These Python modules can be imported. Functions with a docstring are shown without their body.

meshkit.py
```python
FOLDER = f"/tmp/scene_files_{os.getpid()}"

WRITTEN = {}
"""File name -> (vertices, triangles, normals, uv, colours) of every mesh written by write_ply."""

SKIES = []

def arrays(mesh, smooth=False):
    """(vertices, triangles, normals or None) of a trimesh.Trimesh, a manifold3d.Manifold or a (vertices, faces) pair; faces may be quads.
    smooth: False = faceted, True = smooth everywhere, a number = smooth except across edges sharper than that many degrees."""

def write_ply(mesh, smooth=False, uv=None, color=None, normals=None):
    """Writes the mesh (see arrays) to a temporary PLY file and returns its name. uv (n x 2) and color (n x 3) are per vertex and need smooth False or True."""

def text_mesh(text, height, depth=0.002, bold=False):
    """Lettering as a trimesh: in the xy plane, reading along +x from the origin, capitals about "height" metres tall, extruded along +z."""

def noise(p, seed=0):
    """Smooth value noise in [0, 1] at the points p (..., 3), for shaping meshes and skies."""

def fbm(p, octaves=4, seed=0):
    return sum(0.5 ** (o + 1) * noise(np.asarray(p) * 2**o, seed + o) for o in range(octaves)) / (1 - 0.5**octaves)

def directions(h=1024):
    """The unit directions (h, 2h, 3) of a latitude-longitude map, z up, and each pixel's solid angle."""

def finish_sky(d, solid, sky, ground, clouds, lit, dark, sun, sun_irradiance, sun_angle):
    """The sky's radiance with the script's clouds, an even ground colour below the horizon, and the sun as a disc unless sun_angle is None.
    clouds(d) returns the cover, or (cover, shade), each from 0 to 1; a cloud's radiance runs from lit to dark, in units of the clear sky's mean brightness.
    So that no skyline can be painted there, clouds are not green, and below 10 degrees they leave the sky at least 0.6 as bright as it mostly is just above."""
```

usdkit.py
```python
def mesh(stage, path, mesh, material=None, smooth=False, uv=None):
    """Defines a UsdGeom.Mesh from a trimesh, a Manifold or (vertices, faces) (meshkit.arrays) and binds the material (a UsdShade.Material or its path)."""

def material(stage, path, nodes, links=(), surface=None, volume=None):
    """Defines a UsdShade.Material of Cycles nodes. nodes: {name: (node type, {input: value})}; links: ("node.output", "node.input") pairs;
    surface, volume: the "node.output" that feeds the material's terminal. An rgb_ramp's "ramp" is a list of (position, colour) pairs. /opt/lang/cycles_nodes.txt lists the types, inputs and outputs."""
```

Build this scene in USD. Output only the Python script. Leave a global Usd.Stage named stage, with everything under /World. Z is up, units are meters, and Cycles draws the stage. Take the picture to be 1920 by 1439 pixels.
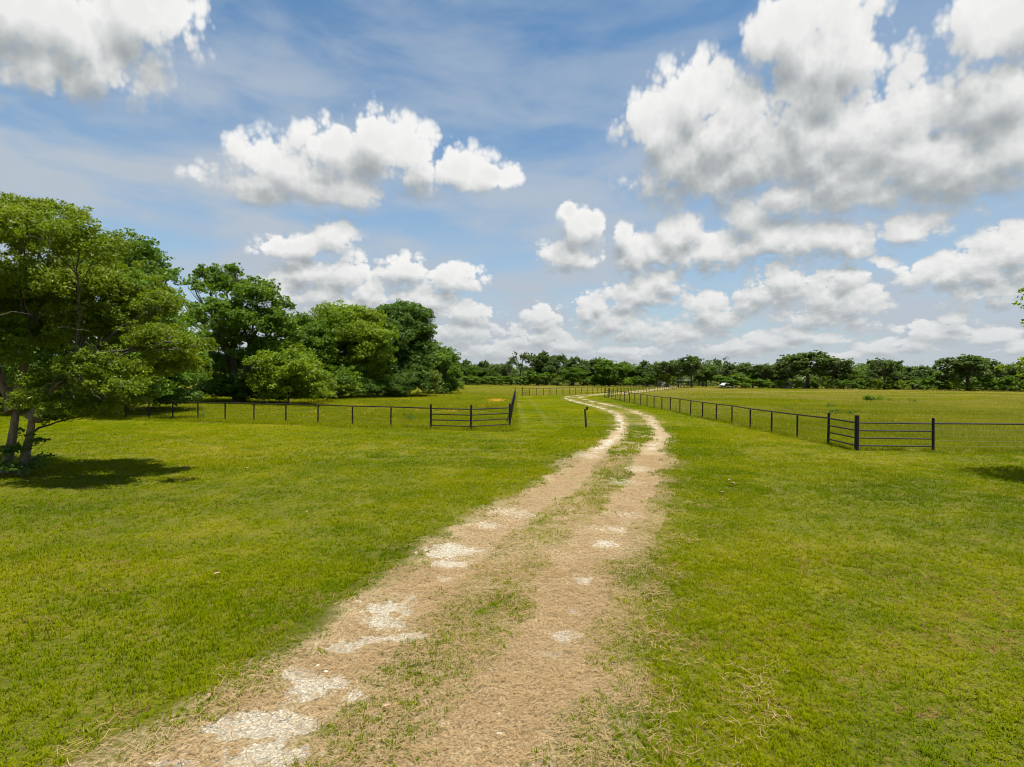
import math, random
import numpy as np, trimesh
import usdkit, meshkit
from pxr import Usd, UsdGeom, UsdLux, UsdShade, Gf, Sdf, Vt

stage = Usd.Stage.CreateInMemory()
UsdGeom.SetStageUpAxis(stage, "Z")
UsdGeom.SetStageMetersPerUnit(stage, 1.0)
world = UsdGeom.Xform.Define(stage, "/World")
stage.SetDefaultPrim(world.GetPrim())
UsdGeom.Scope.Define(stage, "/World/Looks")

# ------------------------------------------------------------------ camera
EYE = 2.9                      # eye height in metres
FOC, CX, CY = 1100.0, 960.0, 719.5
PITCH = math.atan(12.5 / FOC)  # looks a little down
ROLL = 0.006
cam = UsdGeom.Camera.Define(stage, "/World/camera")
cam.CreateHorizontalApertureAttr(36.0)
cam.CreateFocalLengthAttr(36.0 * FOC / 1920.0)
cam.CreateClippingRangeAttr(Gf.Vec2f(0.1, 20000.0))
EXPOSURE = 0.95
cam.CreateExposureAttr(EXPOSURE)
_F = np.array([0, math.cos(PITCH), -math.sin(PITCH)])
_R0, _U0 = np.array([1.0, 0, 0]), np.array([0, math.sin(PITCH), math.cos(PITCH)])
_R = _R0 * math.cos(ROLL) + _U0 * math.sin(ROLL)
_U = _U0 * math.cos(ROLL) - _R0 * math.sin(ROLL)
_B = -_F
cam.AddTransformOp().Set(Gf.Matrix4d(*_R, 0, *_U, 0, *_B, 0, 0, 0, EYE, 1))


def ray(px, py):
    """Direction seen at a point of the photograph (1920 x 1439)."""
    d = _R * (px - CX) / FOC - _U * (py - CY) / FOC + _F
    return d / np.linalg.norm(d)


def ground_at(px, py, z=0.0):
    d = ray(px, py)
    t = (z - EYE) / d[2]
    return np.array([0, 0, EYE]) + d * t


def at_depth(px, py, y):
    """Point at distance y (metres along +y) on the line of sight."""
    d = ray(px, py)
    return np.array([0, 0, EYE]) + d * (y / d[1])


# ------------------------------------------------------------------ sun and sky
SUN_EL = math.radians(75)
SUN_DIR = np.array([0.78, -0.62, 0.0])
SUN_DIR = SUN_DIR / np.linalg.norm(SUN_DIR) * math.cos(SUN_EL)
SUN_DIR[2] = math.sin(SUN_EL)
SUN_ROT = math.atan2(SUN_DIR[0], SUN_DIR[1])
sun = UsdLux.DistantLight.Define(stage, "/World/sun")
sun.CreateIntensityAttr(1.2)
sun.CreateAngleAttr(0.53)
sun.CreateNormalizeAttr(True)
sun.CreateColorAttr(Gf.Vec3f(1.0, 0.95, 0.86))
_z = SUN_DIR / np.linalg.norm(SUN_DIR)
_x = np.cross([0, 1.0, 0], _z); _x /= np.linalg.norm(_x)
_y = np.cross(_z, _x)
sun.AddTransformOp().Set(Gf.Matrix4d(*_x, 0, *_y, 0, *_z, 0, 0, 0, 0, 1))

SKY_STRENGTH = 0.080


def azel(d):
    return np.array([math.atan2(d[0], d[1]), math.asin(d[2])])


class Graph:
    """Collects shader nodes and links; every method returns the output it made."""

    def __init__(self):
        self.nodes, self.links, self.k = {}, [], 0

    def node(self, kind, out, given=None, **inputs):
        self.k += 1
        name = f"n{self.k}_{kind.split('_')[0]}"
        self.nodes[name] = (kind, dict(inputs))
        for socket, src in (given or {}).items():
            if isinstance(src, str):
                self.links.append((src, f"{name}.{socket}"))
            else:
                self.nodes[name][1][socket] = src
        return f"{name}.{out}"

    def math(self, op, a, b=0.5, c=0.0, clamp=False):
        return self.node("math", "value", {"value1": a, "value2": b, "value3": c}, math_type=op, use_clamp=clamp)

    def smooth(self, v, a, b, lo=0.0, hi=1.0):
        return self.node("map_range", "result", {"value": v}, range_type="smoothstep", from_min=a, from_max=b, to_min=lo, to_max=hi, clamp=True)

    def lin(self, v, a, b, lo=0.0, hi=1.0):
        return self.node("map_range", "result", {"value": v}, range_type="linear", from_min=a, from_max=b, to_min=lo, to_max=hi, clamp=True)

    def mix(self, fac, a, b, kind="mix"):
        return self.node("mix", "color", {"fac": fac, "color1": a, "color2": b}, mix_type=kind)

    def vec(self, op, a, b=(0, 0, 0), c=(0, 0, 0), out="vector"):
        return self.node("vector_math", out, {"vector1": a, "vector2": b, "vector3": c}, math_type=op)

    def noise(self, v, scale, detail=3, rough=0.5, out="fac", dist=0.0):
        return self.node("noise_texture", out, {"vector": v}, scale=scale, detail=detail, roughness=rough, distortion=dist)

    def make(self, path, surface=None, volume=None):
        return usdkit.material(stage, path, self.nodes, self.links, surface=surface, volume=volume)


# cumulus puffs: centre and half sizes in the photograph, turned into bearings and elevations
PUFFS = [
    # high cloud, upper left
    (40, 10, 150, 70), (150, 60, 150, 80), (270, 25, 95, 60), (215, 115, 85, 60), (90, 130, 110, 40), (-80, 60, 150, 90),
    # white bank left of centre
    (505, 312, 68, 48), (565, 325, 80, 42), (625, 290, 70, 52), (705, 270, 66, 52), (760, 300, 90, 50), (850, 328, 75, 40), (925, 328, 42, 20), (600, 350, 160, 30), (480, 352, 50, 30),
    (628, 445, 36, 30), (548, 468, 56, 20), (585, 460, 50, 18),
    # grey-white group above the left trees
    (575, 512, 58, 26), (645, 518, 52, 34), (690, 552, 42, 36), (760, 507, 38, 22), (845, 525, 50, 24), (800, 562, 70, 26), (860, 585, 44, 22), (690, 588, 70, 20), (610, 562, 54, 28), (528, 548, 38, 34),
    # great cumulus, right
    (1495, 50, 92, 80), (1560, 80, 80, 80), (1452, 72, 55, 45), (1605, 85, 42, 60), (1550, 150, 90, 80), (1300, 185, 66, 52), (1235, 242, 62, 60), (1270, 300, 80, 60), (1390, 230, 120, 80), (1500, 220, 120, 90), (1600, 240, 100, 70),
    (1420, 310, 170, 65), (1580, 310, 170, 70), (1700, 290, 110, 70), (1800, 285, 120, 65), (1900, 280, 100, 70), (1900, 160, 80, 80), (1890, 60, 82, 66), (1850, 205, 70, 52), (1780, 182, 28, 20), (1940, 20, 80, 60), (1600, 355, 150, 40), (1480, 365, 110, 30), (1360, 340, 70, 30),
    (1540, 265, 270, 85), (1790, 300, 190, 70), (1420, 290, 170, 80), (1330, 250, 120, 90), (1500, 180, 120, 110), (1860, 180, 110, 130), (1760, 310, 190, 70), (1540, 110, 110, 110), (1290, 300, 100, 70), (1860, 90, 90, 100), (1640, 250, 150, 90),
    # band below it
    (1400, 405, 46, 36), (1288, 425, 36, 34), (1320, 470, 95, 32), (1450, 450, 130, 36), (1560, 445, 80, 32), (1710, 424, 70, 24), (1240, 470, 46, 28), (1262, 440, 30, 36),
    # small towers
    (1085, 432, 34, 36), (1070, 478, 48, 26), (1110, 420, 22, 20), (1064, 400, 14, 18), (1190, 480, 32, 40), (1172, 440, 20, 24),
    # middle distance
    (1250, 526, 34, 22), (1212, 548, 66, 24), (1180, 560, 40, 18), (1150, 605, 62, 34), (1110, 590, 32, 28), (1190, 617, 36, 20), (1130, 570, 18, 14),
    (1325, 580, 42, 28), (1355, 598, 50, 26), (1290, 625, 60, 20), (1275, 640, 56, 14),
    (1465, 530, 60, 38), (1430, 555, 56, 26), (1400, 575, 34, 14), (1560, 560, 62, 40), (1602, 572, 52, 38), (1585, 522, 30, 28), (1540, 592, 90, 18), (1600, 470, 30, 16), (1650, 490, 26, 10),
    (1770, 512, 92, 28), (1850, 498, 95, 40), (1905, 470, 70, 46), (1870, 548, 100, 28), (1720, 522, 42, 14),
    # low, near the horizon
    (1015, 603, 28, 24), (1000, 635, 55, 22), (1062, 652, 60, 16), (930, 655, 80, 20), (1450, 642, 80, 14), (1500, 625, 50, 14), (1650, 655, 60, 12), (1765, 622, 64, 14), (1800, 600, 30, 10), (1862, 632, 42, 14), (1720, 645, 66, 12), (1590, 665, 60, 10), (1380, 655, 70, 16), (860, 625, 70, 28), (780, 640, 60, 26),
    (1560, 632, 46, 10), (1905, 655, 50, 12), (1180, 662, 60, 12), (880, 585, 40, 14),
]


def sky_material():
    g = Graph()
    d = g.vec("normalize", g.node("texture_coordinate", "generated"))
    base = g.node("separate_xyz", "z", {"vector": d}).split(".")[0]
    x, y, z = f"{base}.x", f"{base}.y", f"{base}.z"
    az = g.math("arctan2", x, y)
    el = g.math("arcsine", z)
    p = g.node("combine_xyz", "vector", {"x": az, "y": el, "z": 0.0})
    # the pattern is drawn in bearing and elevation, flatter towards the horizon
    step = g.math("multiply_add", g.math("maximum", el, 0.0), 0.105, 0.009)
    toward = g.node("combine_xyz", "vector", {"x": g.math("multiply", step, 0.30), "y": step, "z": 0.0})

    def pattern(v):
        b = g.node("separate_xyz", "x", {"vector": v}).split(".")[0]
        tall = g.math("multiply", g.math("logarithm", g.math("add", g.math("maximum", f"{b}.y", 0.0), 0.22), math.e), 1.5)
        return g.node("combine_xyz", "vector", {"x": g.math("multiply", f"{b}.x", 2.8), "y": tall, "z": 0.0})

    sv, sv1 = pattern(p), pattern(g.vec("multiply_add", toward, (0.45, 0.45, 0.0), p))

    def noise2(v, scale, detail, rough, out="fac", dist=0.0):
        return g.node("noise_texture", out, {"vector": v}, dimensions="2D", scale=scale, detail=detail, roughness=rough, distortion=dist)

    def crumble(v, detail):
        bill = g.node("voronoi_texture", "distance", {"vector": v}, dimensions="2D", scale=7.0, detail=2.0, roughness=0.5, lacunarity=2.4)
        bill = g.math("subtract", 0.26, g.math("multiply", bill, g.math("multiply", bill, 1.25)))
        fb = g.math("subtract", noise2(v, 4.0, detail, 0.56), 0.5)
        return g.math("multiply_add", bill, BILLOW, g.math("multiply", fb, FRAY))

    w = g.vec("subtract", noise2(sv, 3.5, 3, 0.55, out="color"), (0.5, 0.5, 0.5))
    warp = g.vec("multiply", w, (0.036, 0.022, 0.0))
    # far clouds are small, so their edges are finer
    nearer = g.smooth(el, 0.12, 0.34)
    tight = (1.9, 1.7, 1.0)
    rough0, rough1 = (g.node("mix_float", "result", {"fac": nearer, "a": crumble(g.vec("multiply", v, tight), k_), "b": crumble(v, k_ + 2)}) for v, k_ in ((sv, 5), (sv1, 5)))
    grain = g.math("multiply", g.math("subtract", rough0, rough1), 0.37)
    q0 = g.vec("add", p, warp)
    q1 = g.vec("add", q0, toward)
    edges = (-0.70, -0.30, 0.04, 0.24, 0.42, 0.62, 0.86)   # sectors of the sky in view

    # clear sky with a thin high veil drawn out in long streaks
    k = CLOUD_GAIN
    sky = g.node("sky_texture", "color", {"vector": d}, sky_type="single_scattering", sun_disc=False, sun_elevation=SUN_EL, sun_rotation=SUN_ROT, altitude=50.0, air_density=1.0, aerosol_density=0.6, ozone_density=2.5)
    vs = g.node("vector_rotate", "vector", {"vector": g.vec("multiply", p, (2.2, 7.0, 1.0))}, rotate_type="z_axis", angle=0.30)
    veil = noise2(vs, 1.7, 5, 0.52, dist=0.2)
    low = g.smooth(el, 0.55, 0.02)
    veil = g.math("multiply", g.smooth(veil, 0.27, 0.68), g.math("multiply", g.lin(az, -0.75, 0.55, 0.86, 0.46), g.smooth(el, 0.62, 0.34, 0.62, 1.0)))
    veil = g.math("add", veil, g.math("multiply", low, 0.55), clamp=True)
    clear = g.mix(veil, g.vec("multiply", sky, SKY_TINT), (0.52 * k, 0.595 * k, 0.69 * k))
    hz = g.smooth(el, 0.20, -0.01, 0.0, 0.55)

    def background(f0, rise):
        lit = g.lin(rise, -0.42, 0.46)
        deep = g.smooth(f0, 0.35, 1.30)
        tone = g.math("subtract", lit, g.math("multiply", deep, 0.16), clamp=True)
        cover = g.node("map_range", "result", {"value": f0, "from_max": g.lin(lit, 0.25, 0.8, 0.95, 0.40)}, range_type="smoothstep", from_min=-0.08, to_min=0.0, to_max=1.0, clamp=True)
        cloud = g.node("rgb_ramp", "color", {"fac": tone}, ramp=[(0.0, (0.40, 0.435, 0.455)), (0.22, (0.52, 0.55, 0.56)), (0.45, (0.70, 0.72, 0.72)), (0.70, (0.86, 0.868, 0.86)), (1.0, (1.02, 1.015, 1.0))])
        col = g.mix(cover, clear, g.vec("multiply", cloud, (k, k, k)))
        col = g.mix(hz, col, (0.60 * k, 0.645 * k, 0.68 * k))
        col = g.vec("multiply", col, (1 / SKY_STRENGTH,) * 3)
        return g.node("background_shader", "background", {"color": col}, strength=SKY_STRENGTH)

    # small far clouds crowd together low down
    band = g.lin(noise2(g.vec("multiply", sv, (1.0, 2.2, 1.0)), 1.9, 3, 0.55), 0.36, 0.66, -0.45, 0.45)
    band = g.math("subtract", band, g.smooth(el, 0.09, 0.24, 0.0, 1.2))

    def sector(a, b):
        n0 = n1 = None
        for cx, cy, rx, ry in PUFFS:
            ry = ry * 1.12
            c = azel(ray(cx, cy))
            ax = abs(azel(ray(cx + rx, cy))[0] - azel(ray(cx - rx, cy))[0]) / 2
            ey = abs(azel(ray(cx, cy - ry))[1] - azel(ray(cx, cy + ry))[1]) / 2
            if c[0] + 1.5 * ax + 0.03 < a or c[0] - 1.5 * ax - 0.03 > b:
                continue
            s, o = (1 / ax, 1 / ey, 0.0), (-c[0] / ax, -c[1] / ey, 0.0)
            l0, l1 = (g.vec("length", g.vec("multiply_add", q, s, o), out="value") for q in (q0, q1))
            n0 = l0 if n0 is None else g.math("smoothmin", n0, l0, 0.3)
            n1 = l1 if n1 is None else g.math("smoothmin", n1, l1, 0.3)
        return background(g.math("add", g.math("maximum", g.math("subtract", PUFF_SIZE, n0), band), rough0), g.math("multiply_add", g.math("subtract", n1, n0), 0.56, grain))

    # outside the picture the sky carries clouds of the same kind
    def general(v, r):
        return g.lin(noise2(g.vec("add", v, (7.3, 1.7, 0.0)), 0.9, 2, 0.5), 0.44, 0.74, -0.9, 0.9)

    e0, e1 = general(sv, rough0), general(pattern(g.vec("add", p, toward)), rough1)
    out = background(g.math("add", e0, rough0), g.math("multiply_add", g.math("subtract", e0, e1), 0.42, grain))
    inside = sector(edges[-2], edges[-1])
    for k_ in range(len(edges) - 3, -1, -1):
        inside = g.node("mix_closure", "closure", {"fac": g.math("less_than", az, edges[k_ + 1]), "closure1": inside, "closure2": sector(edges[k_], edges[k_ + 1])})
    far = g.math("maximum", g.smooth(g.math("absolute", az), 0.78, 0.86), g.smooth(el, 0.62, 0.70))
    return g.make("/World/Looks/sky", surface=g.node("mix_closure", "closure", {"fac": far, "closure1": inside, "closure2": out}))


BILLOW, FRAY, PUFF_SIZE = 0.52, 0.50, 1.64
SKY_TINT = (SKY_STRENGTH * 0.70, SKY_STRENGTH * 0.91, SKY_STRENGTH * 0.94)
CLOUD_GAIN = 0.465
dome = UsdLux.DomeLight.Define(stage, "/World/sky")
UsdShade.MaterialBindingAPI.Apply(dome.GetPrim()).Bind(sky_material())
dome.GetPrim().SetCustomDataByKey("kind", "structure")

# ------------------------------------------------------------------ helpers for things and parts
RNG = np.random.default_rng(7)
TAKEN = {}


def numbered(path):
    n = TAKEN.get(path, 0)
    TAKEN[path] = n + 1
    return path if n == 0 else f"{path}_{n:03d}"


def tag(prim, label=None, category=None, group=None, kind=None):
    for key, value in (("label", label), ("category", category), ("group", group), ("kind", kind)):
        if value:
            prim.SetCustomDataByKey(key, value)
    return prim


def thing(name, label, category, loc=(0, 0, 0), group=None):
    x = UsdGeom.Xform.Define(stage, numbered("/World/" + name))
    x.AddTranslateOp().Set(Gf.Vec3d(*map(float, loc)))
    tag(x.GetPrim(), label, category, group)
    return x.GetPrim()


def part(parent, name, mesh, material, smooth=False, label=None):
    base = parent.GetPath().pathString if parent is not None else "/World"
    m = usdkit.mesh(stage, numbered(base + "/" + name), mesh, material, smooth=smooth).GetPrim()
    return tag(m, label) if label else m


def tube(points, radii, sides=8, cap=True):
    """A tapered tube along a polyline, closed at both ends."""
    p = np.asarray(points, float)
    r = np.broadcast_to(np.asarray(radii, float), (len(p),))
    t = np.gradient(p, axis=0)
    t /= np.linalg.norm(t, axis=1, keepdims=True) + 1e-12
    ref = np.array([0, 0, 1.0]) if abs(t[0, 2]) < 0.8 else np.array([1.0, 0, 0])
    a = np.cross(t, ref)
    a /= np.linalg.norm(a, axis=1, keepdims=True) + 1e-12
    b = np.cross(t, a)
    ang = np.arange(sides) * 2 * np.pi / sides
    v = (p[:, None] + r[:, None, None] * (np.cos(ang)[None, :, None] * a[:, None] + np.sin(ang)[None, :, None] * b[:, None])).reshape(-1, 3)
    i, j = np.meshgrid(np.arange(len(p) - 1), np.arange(sides), indexing="ij")
    i, j = i.ravel(), j.ravel()
    k = (j + 1) % sides
    f = np.vstack([np.stack([i * sides + j, (i + 1) * sides + k, i * sides + k], 1), np.stack([i * sides + j, (i + 1) * sides + j, (i + 1) * sides + k], 1)])
    if cap:
        n = len(v)
        v = np.vstack([v, p[0], p[-1]])
        jj = np.arange(sides)
        kk = (jj + 1) % sides
        e = (len(p) - 1) * sides
        f = np.vstack([f, np.stack([np.full(sides, n), jj, kk], 1), np.stack([np.full(sides, n + 1), e + kk, e + jj], 1)])
    return v, f


def join(meshes):
    vs, fs, n = [], [], 0
    for v, f in meshes:
        vs.append(np.asarray(v, float)); fs.append(np.asarray(f) + n); n += len(v)
    return np.vstack(vs), np.vstack(fs)


def box(lo, hi):
    m = trimesh.creation.box(bounds=[lo, hi])
    return np.array(m.vertices), np.array(m.faces)


def scatter(name, protos, positions, yaw, scale, which, label, category, tilt=None):
    """Uncountable small plants or bits of one kind as one PointInstancer."""
    path = numbered("/World/" + name)
    pi = UsdGeom.PointInstancer.Define(stage, path)
    for k, (mesh, mat) in enumerate(protos):
        p = usdkit.mesh(stage, f"{path}/piece_{k + 1:03d}", mesh, mat)
        pi.GetPrototypesRel().AddTarget(p.GetPath())
    n = len(positions)
    pi.CreatePositionsAttr(Vt.Vec3fArray.FromNumpy(np.asarray(positions, np.float32)))
    pi.CreateProtoIndicesAttr(Vt.IntArray.FromNumpy(np.asarray(which, np.int32)))
    half = np.asarray(yaw) / 2
    q = np.zeros((n, 4), np.float16)  # i, j, k, real
    q[:, 2], q[:, 3] = np.sin(half), np.cos(half)
    pi.CreateOrientationsAttr(Vt.QuathArray([Gf.Quath(float(a[3]), float(a[0]), float(a[1]), float(a[2])) for a in q]))
    s = np.asarray(scale, np.float32)
    pi.CreateScalesAttr(Vt.Vec3fArray.FromNumpy(s if s.ndim == 2 else np.repeat(s[:, None], 3, 1)))
    return tag(pi.GetPrim(), label, category, None, "stuff")


# ------------------------------------------------------------------ the track's course (worn by wheels, two ruts)
COURSE = np.array([(-2.6, 0.0), (-1.75, 2.5), (-1.05, 4.74), (-0.82, 5.4), (-0.38, 7.2), (0.20, 9.6), (1.12, 12.4), (2.1, 15.0), (3.9, 21.1), (5.7, 27.0), (7.3, 33.7), (8.75, 41.6), (9.45, 48.4),
                   (9.55, 53.8), (9.1, 63.0), (8.5, 73.0), (8.6, 82.0), (10.3, 90.0), (13.8, 97.5), (18.5, 105.0), (26.0, 121.0), (33.5, 140.0), (42.5, 162.0), (52.0, 185.0), (57.0, 196.0)])


def resample(points, step):
    from scipy.interpolate import CubicSpline
    s = np.concatenate([[0], np.cumsum(np.linalg.norm(np.diff(points, axis=0), axis=1))])
    c = CubicSpline(s, points)
    t = [0.0]
    while t[-1] < s[-1]:
        t.append(t[-1] + step(c(t[-1])))
    return c(np.minimum(np.array(t), s[-1]))


def step_at(p):
    return 0.05 if p[1] < 16 else 0.12 if p[1] < 50 else 0.4


LINE = resample(COURSE, step_at)
TAN = np.gradient(LINE, axis=0)
TAN /= np.linalg.norm(TAN, axis=1, keepdims=True)
NOR = np.stack([TAN[:, 1], -TAN[:, 0]], 1)  # to the right of the course
from scipy.spatial import cKDTree
LINE_TREE = cKDTree(LINE)


def track_coords(xy):
    """(signed distance to the right of the centre line, distance) for points of the ground."""
    d, k = LINE_TREE.query(xy)
    off = xy - LINE[k]
    return (off * NOR[k]).sum(1), np.abs(d)


# patches of bare crushed limestone: x, y in the photograph and half sizes there
BARE = [(590, 1292, 62, 30), (555, 1265, 34, 14), (735, 1135, 52, 20), (715, 1160, 46, 18), (505, 1357, 92, 26), (480, 1412, 92, 30), (640, 1214, 48, 15), (758, 1194, 44, 9), (850, 1036, 58, 16), (835, 1055, 40, 8), (1062, 1190, 30, 16), (1040, 1222, 24, 9), (1072, 1141, 18, 9),
        (960, 962, 48, 10), (330, 1425, 46, 9), (915, 985, 40, 8), (1095, 1085, 24, 7), (835, 1082, 20, 5), (1150, 990, 30, 8), (1195, 880, 24, 6), (1105, 858, 30, 6), (690, 1195, 26, 8), (1015, 1432, 26, 8), (1165, 905, 30, 6), (1180, 965, 28, 7), (1130, 1020, 24, 8)]
BARE_W = []
for _x, _y, _rx, _ry in BARE:
    a, b, c = ground_at(_x, _y), ground_at(_x + _rx, _y), ground_at(_x, _y - _ry)
    BARE_W.append((a[0], a[1], abs(b[0] - a[0]), abs(c[1] - a[1])))


def wear(xy):
    """How worn the ground is at points near the track: (rut, bare stone, dry margin), each 0..1."""
    xy = np.asarray(xy, float)
    s, dist = track_coords(xy)
    p3 = np.column_stack([xy, np.zeros(len(xy))])
    n1, n2 = meshkit.fbm(p3 * 0.9, 4, 3), meshkit.fbm(p3 * 3.1, 4, 11)
    n3 = meshkit.fbm(p3 * np.array([7.0, 5.0, 1]), 4, 23)
    far = np.clip((xy[:, 1] - 12) / 20, 0, 1)
    sw = s + ((n1 - 0.5) * 0.9 + (n2 - 0.5) * 0.3) * (1 - 0.65 * far)
    half = 1.02
    rut_l = np.exp(-((sw + half) / (0.55 - 0.14 * far)) ** 2)
    rut_r = np.exp(-((sw - half) / (0.55 - 0.14 * far)) ** 2)
    rut = np.clip(np.maximum(rut_l, rut_r) * (0.92 + 0.5 * (n2 - 0.5)), 0, 1)
    bare = np.zeros(len(xy))
    for cx, cy, rx, ry in BARE_W:
        q = np.hypot((xy[:, 0] - cx) / rx, (xy[:, 1] - cy) / ry)
        bare = np.maximum(bare, np.clip((1.15 - q + (n2 - 0.5) * 0.8 + (n3 - 0.5) * 1.6) * 2.6, 0, 1) * np.interp(cy, [8.0, 12.0], [1.0, 0.5]))
    # farther off the wheels keep the stone clear along most of the ruts
    along = np.clip((xy[:, 1] - 15) / 12, 0, 1)
    bare = np.maximum(bare, along * np.clip((np.maximum(rut_l, 0.85 * rut_r) - 0.62 + (n2 - 0.5) * 0.9 + (n3 - 0.5) * 0.7 + (n1 - 0.5) * 0.5) * 1.8, 0, 1))
    margin = np.clip(1.30 - 0.30 * far - (np.abs(s) - 1.0 + (n1 - 0.5) * 1.6) / (1.15 - 0.4 * far - 0.40 * (s < 0) * (1 - far)), 0, 1)
    mid = np.clip(0.72 - 0.45 * far + (n2 - 0.5) * 1.3 + (n1 - 0.5) * 1.2, 0, 1)
    margin = np.where(np.abs(sw) < 0.55, np.minimum(margin, mid), margin)
    right = np.clip(s - 1.0, 0, 3)
    margin = np.maximum(margin, 0.75 * np.clip(1 - right / 2.6, 0, 1) * (s > 0) * np.clip(n1 * 2.2 - 0.5, 0, 1) * (xy[:, 1] < 14))
    return rut, bare, margin


def relief(xy):
    """Height of the ground; nearly level, softly uneven."""
    xy = np.asarray(xy, float)
    p3 = np.column_stack([xy, np.zeros(len(xy))])
    r = np.hypot(xy[:, 0], xy[:, 1])
    h = (meshkit.fbm(p3 * 0.16, 3, 5) - 0.5) * 0.10 + (meshkit.fbm(p3 * 1.7, 3, 9) - 0.5) * 0.035
    h = h + np.clip((r - 260) / 1500, 0, 1) * -2.0
    return h


def on_ground(x, y):
    return float(relief(np.array([[x, y]]))[0])


# ------------------------------------------------------------------ ground materials
def grass_colour(g, pos, dry_bias=0.0, level=1.0):
    """Colour of turf by place: yellow-green with darker, fresher and drier patches."""
    flat = g.vec("multiply", pos, (1.0, 1.0, 0.0))
    big = g.noise(flat, 0.11, 3, 0.5)
    mid = g.noise(flat, 0.75, 4, 0.6)
    t = g.math("multiply_add", g.math("subtract", mid, 0.5), 0.8, big)
    ramp = [(0.22, (0.086, 0.120, 0.0005)), (0.42, (0.158, 0.182, 0.0005)), (0.58, (0.235, 0.230, 0.001)), (0.78, (0.310, 0.275, 0.008))]
    ramp = [(a, tuple(level * c for c in col)) for a, col in ramp]
    col = g.node("rgb_ramp", "color", {"fac": t}, ramp=ramp)
    # two faint pale lines where wheels have pressed the grass of the lane
    b = g.node("separate_xyz", "x", {"vector": pos}).split(".")[0]
    off = g.math("absolute", g.math("subtract", g.math("absolute", g.math("subtract", f"{b}.x", 1.55)), 0.78))
    press = g.math("multiply", g.smooth(off, 0.34, 0.05), g.math("multiply", g.smooth(f"{b}.y", 31.0, 40.0), g.smooth(f"{b}.y", 88.0, 80.0)))
    press = g.math("multiply", press, g.smooth(mid, 0.30, 0.60, 0.08, 0.38))
    return g.mix(press, col, (0.34 * level, 0.29 * level, 0.09 * level)), mid


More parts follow.
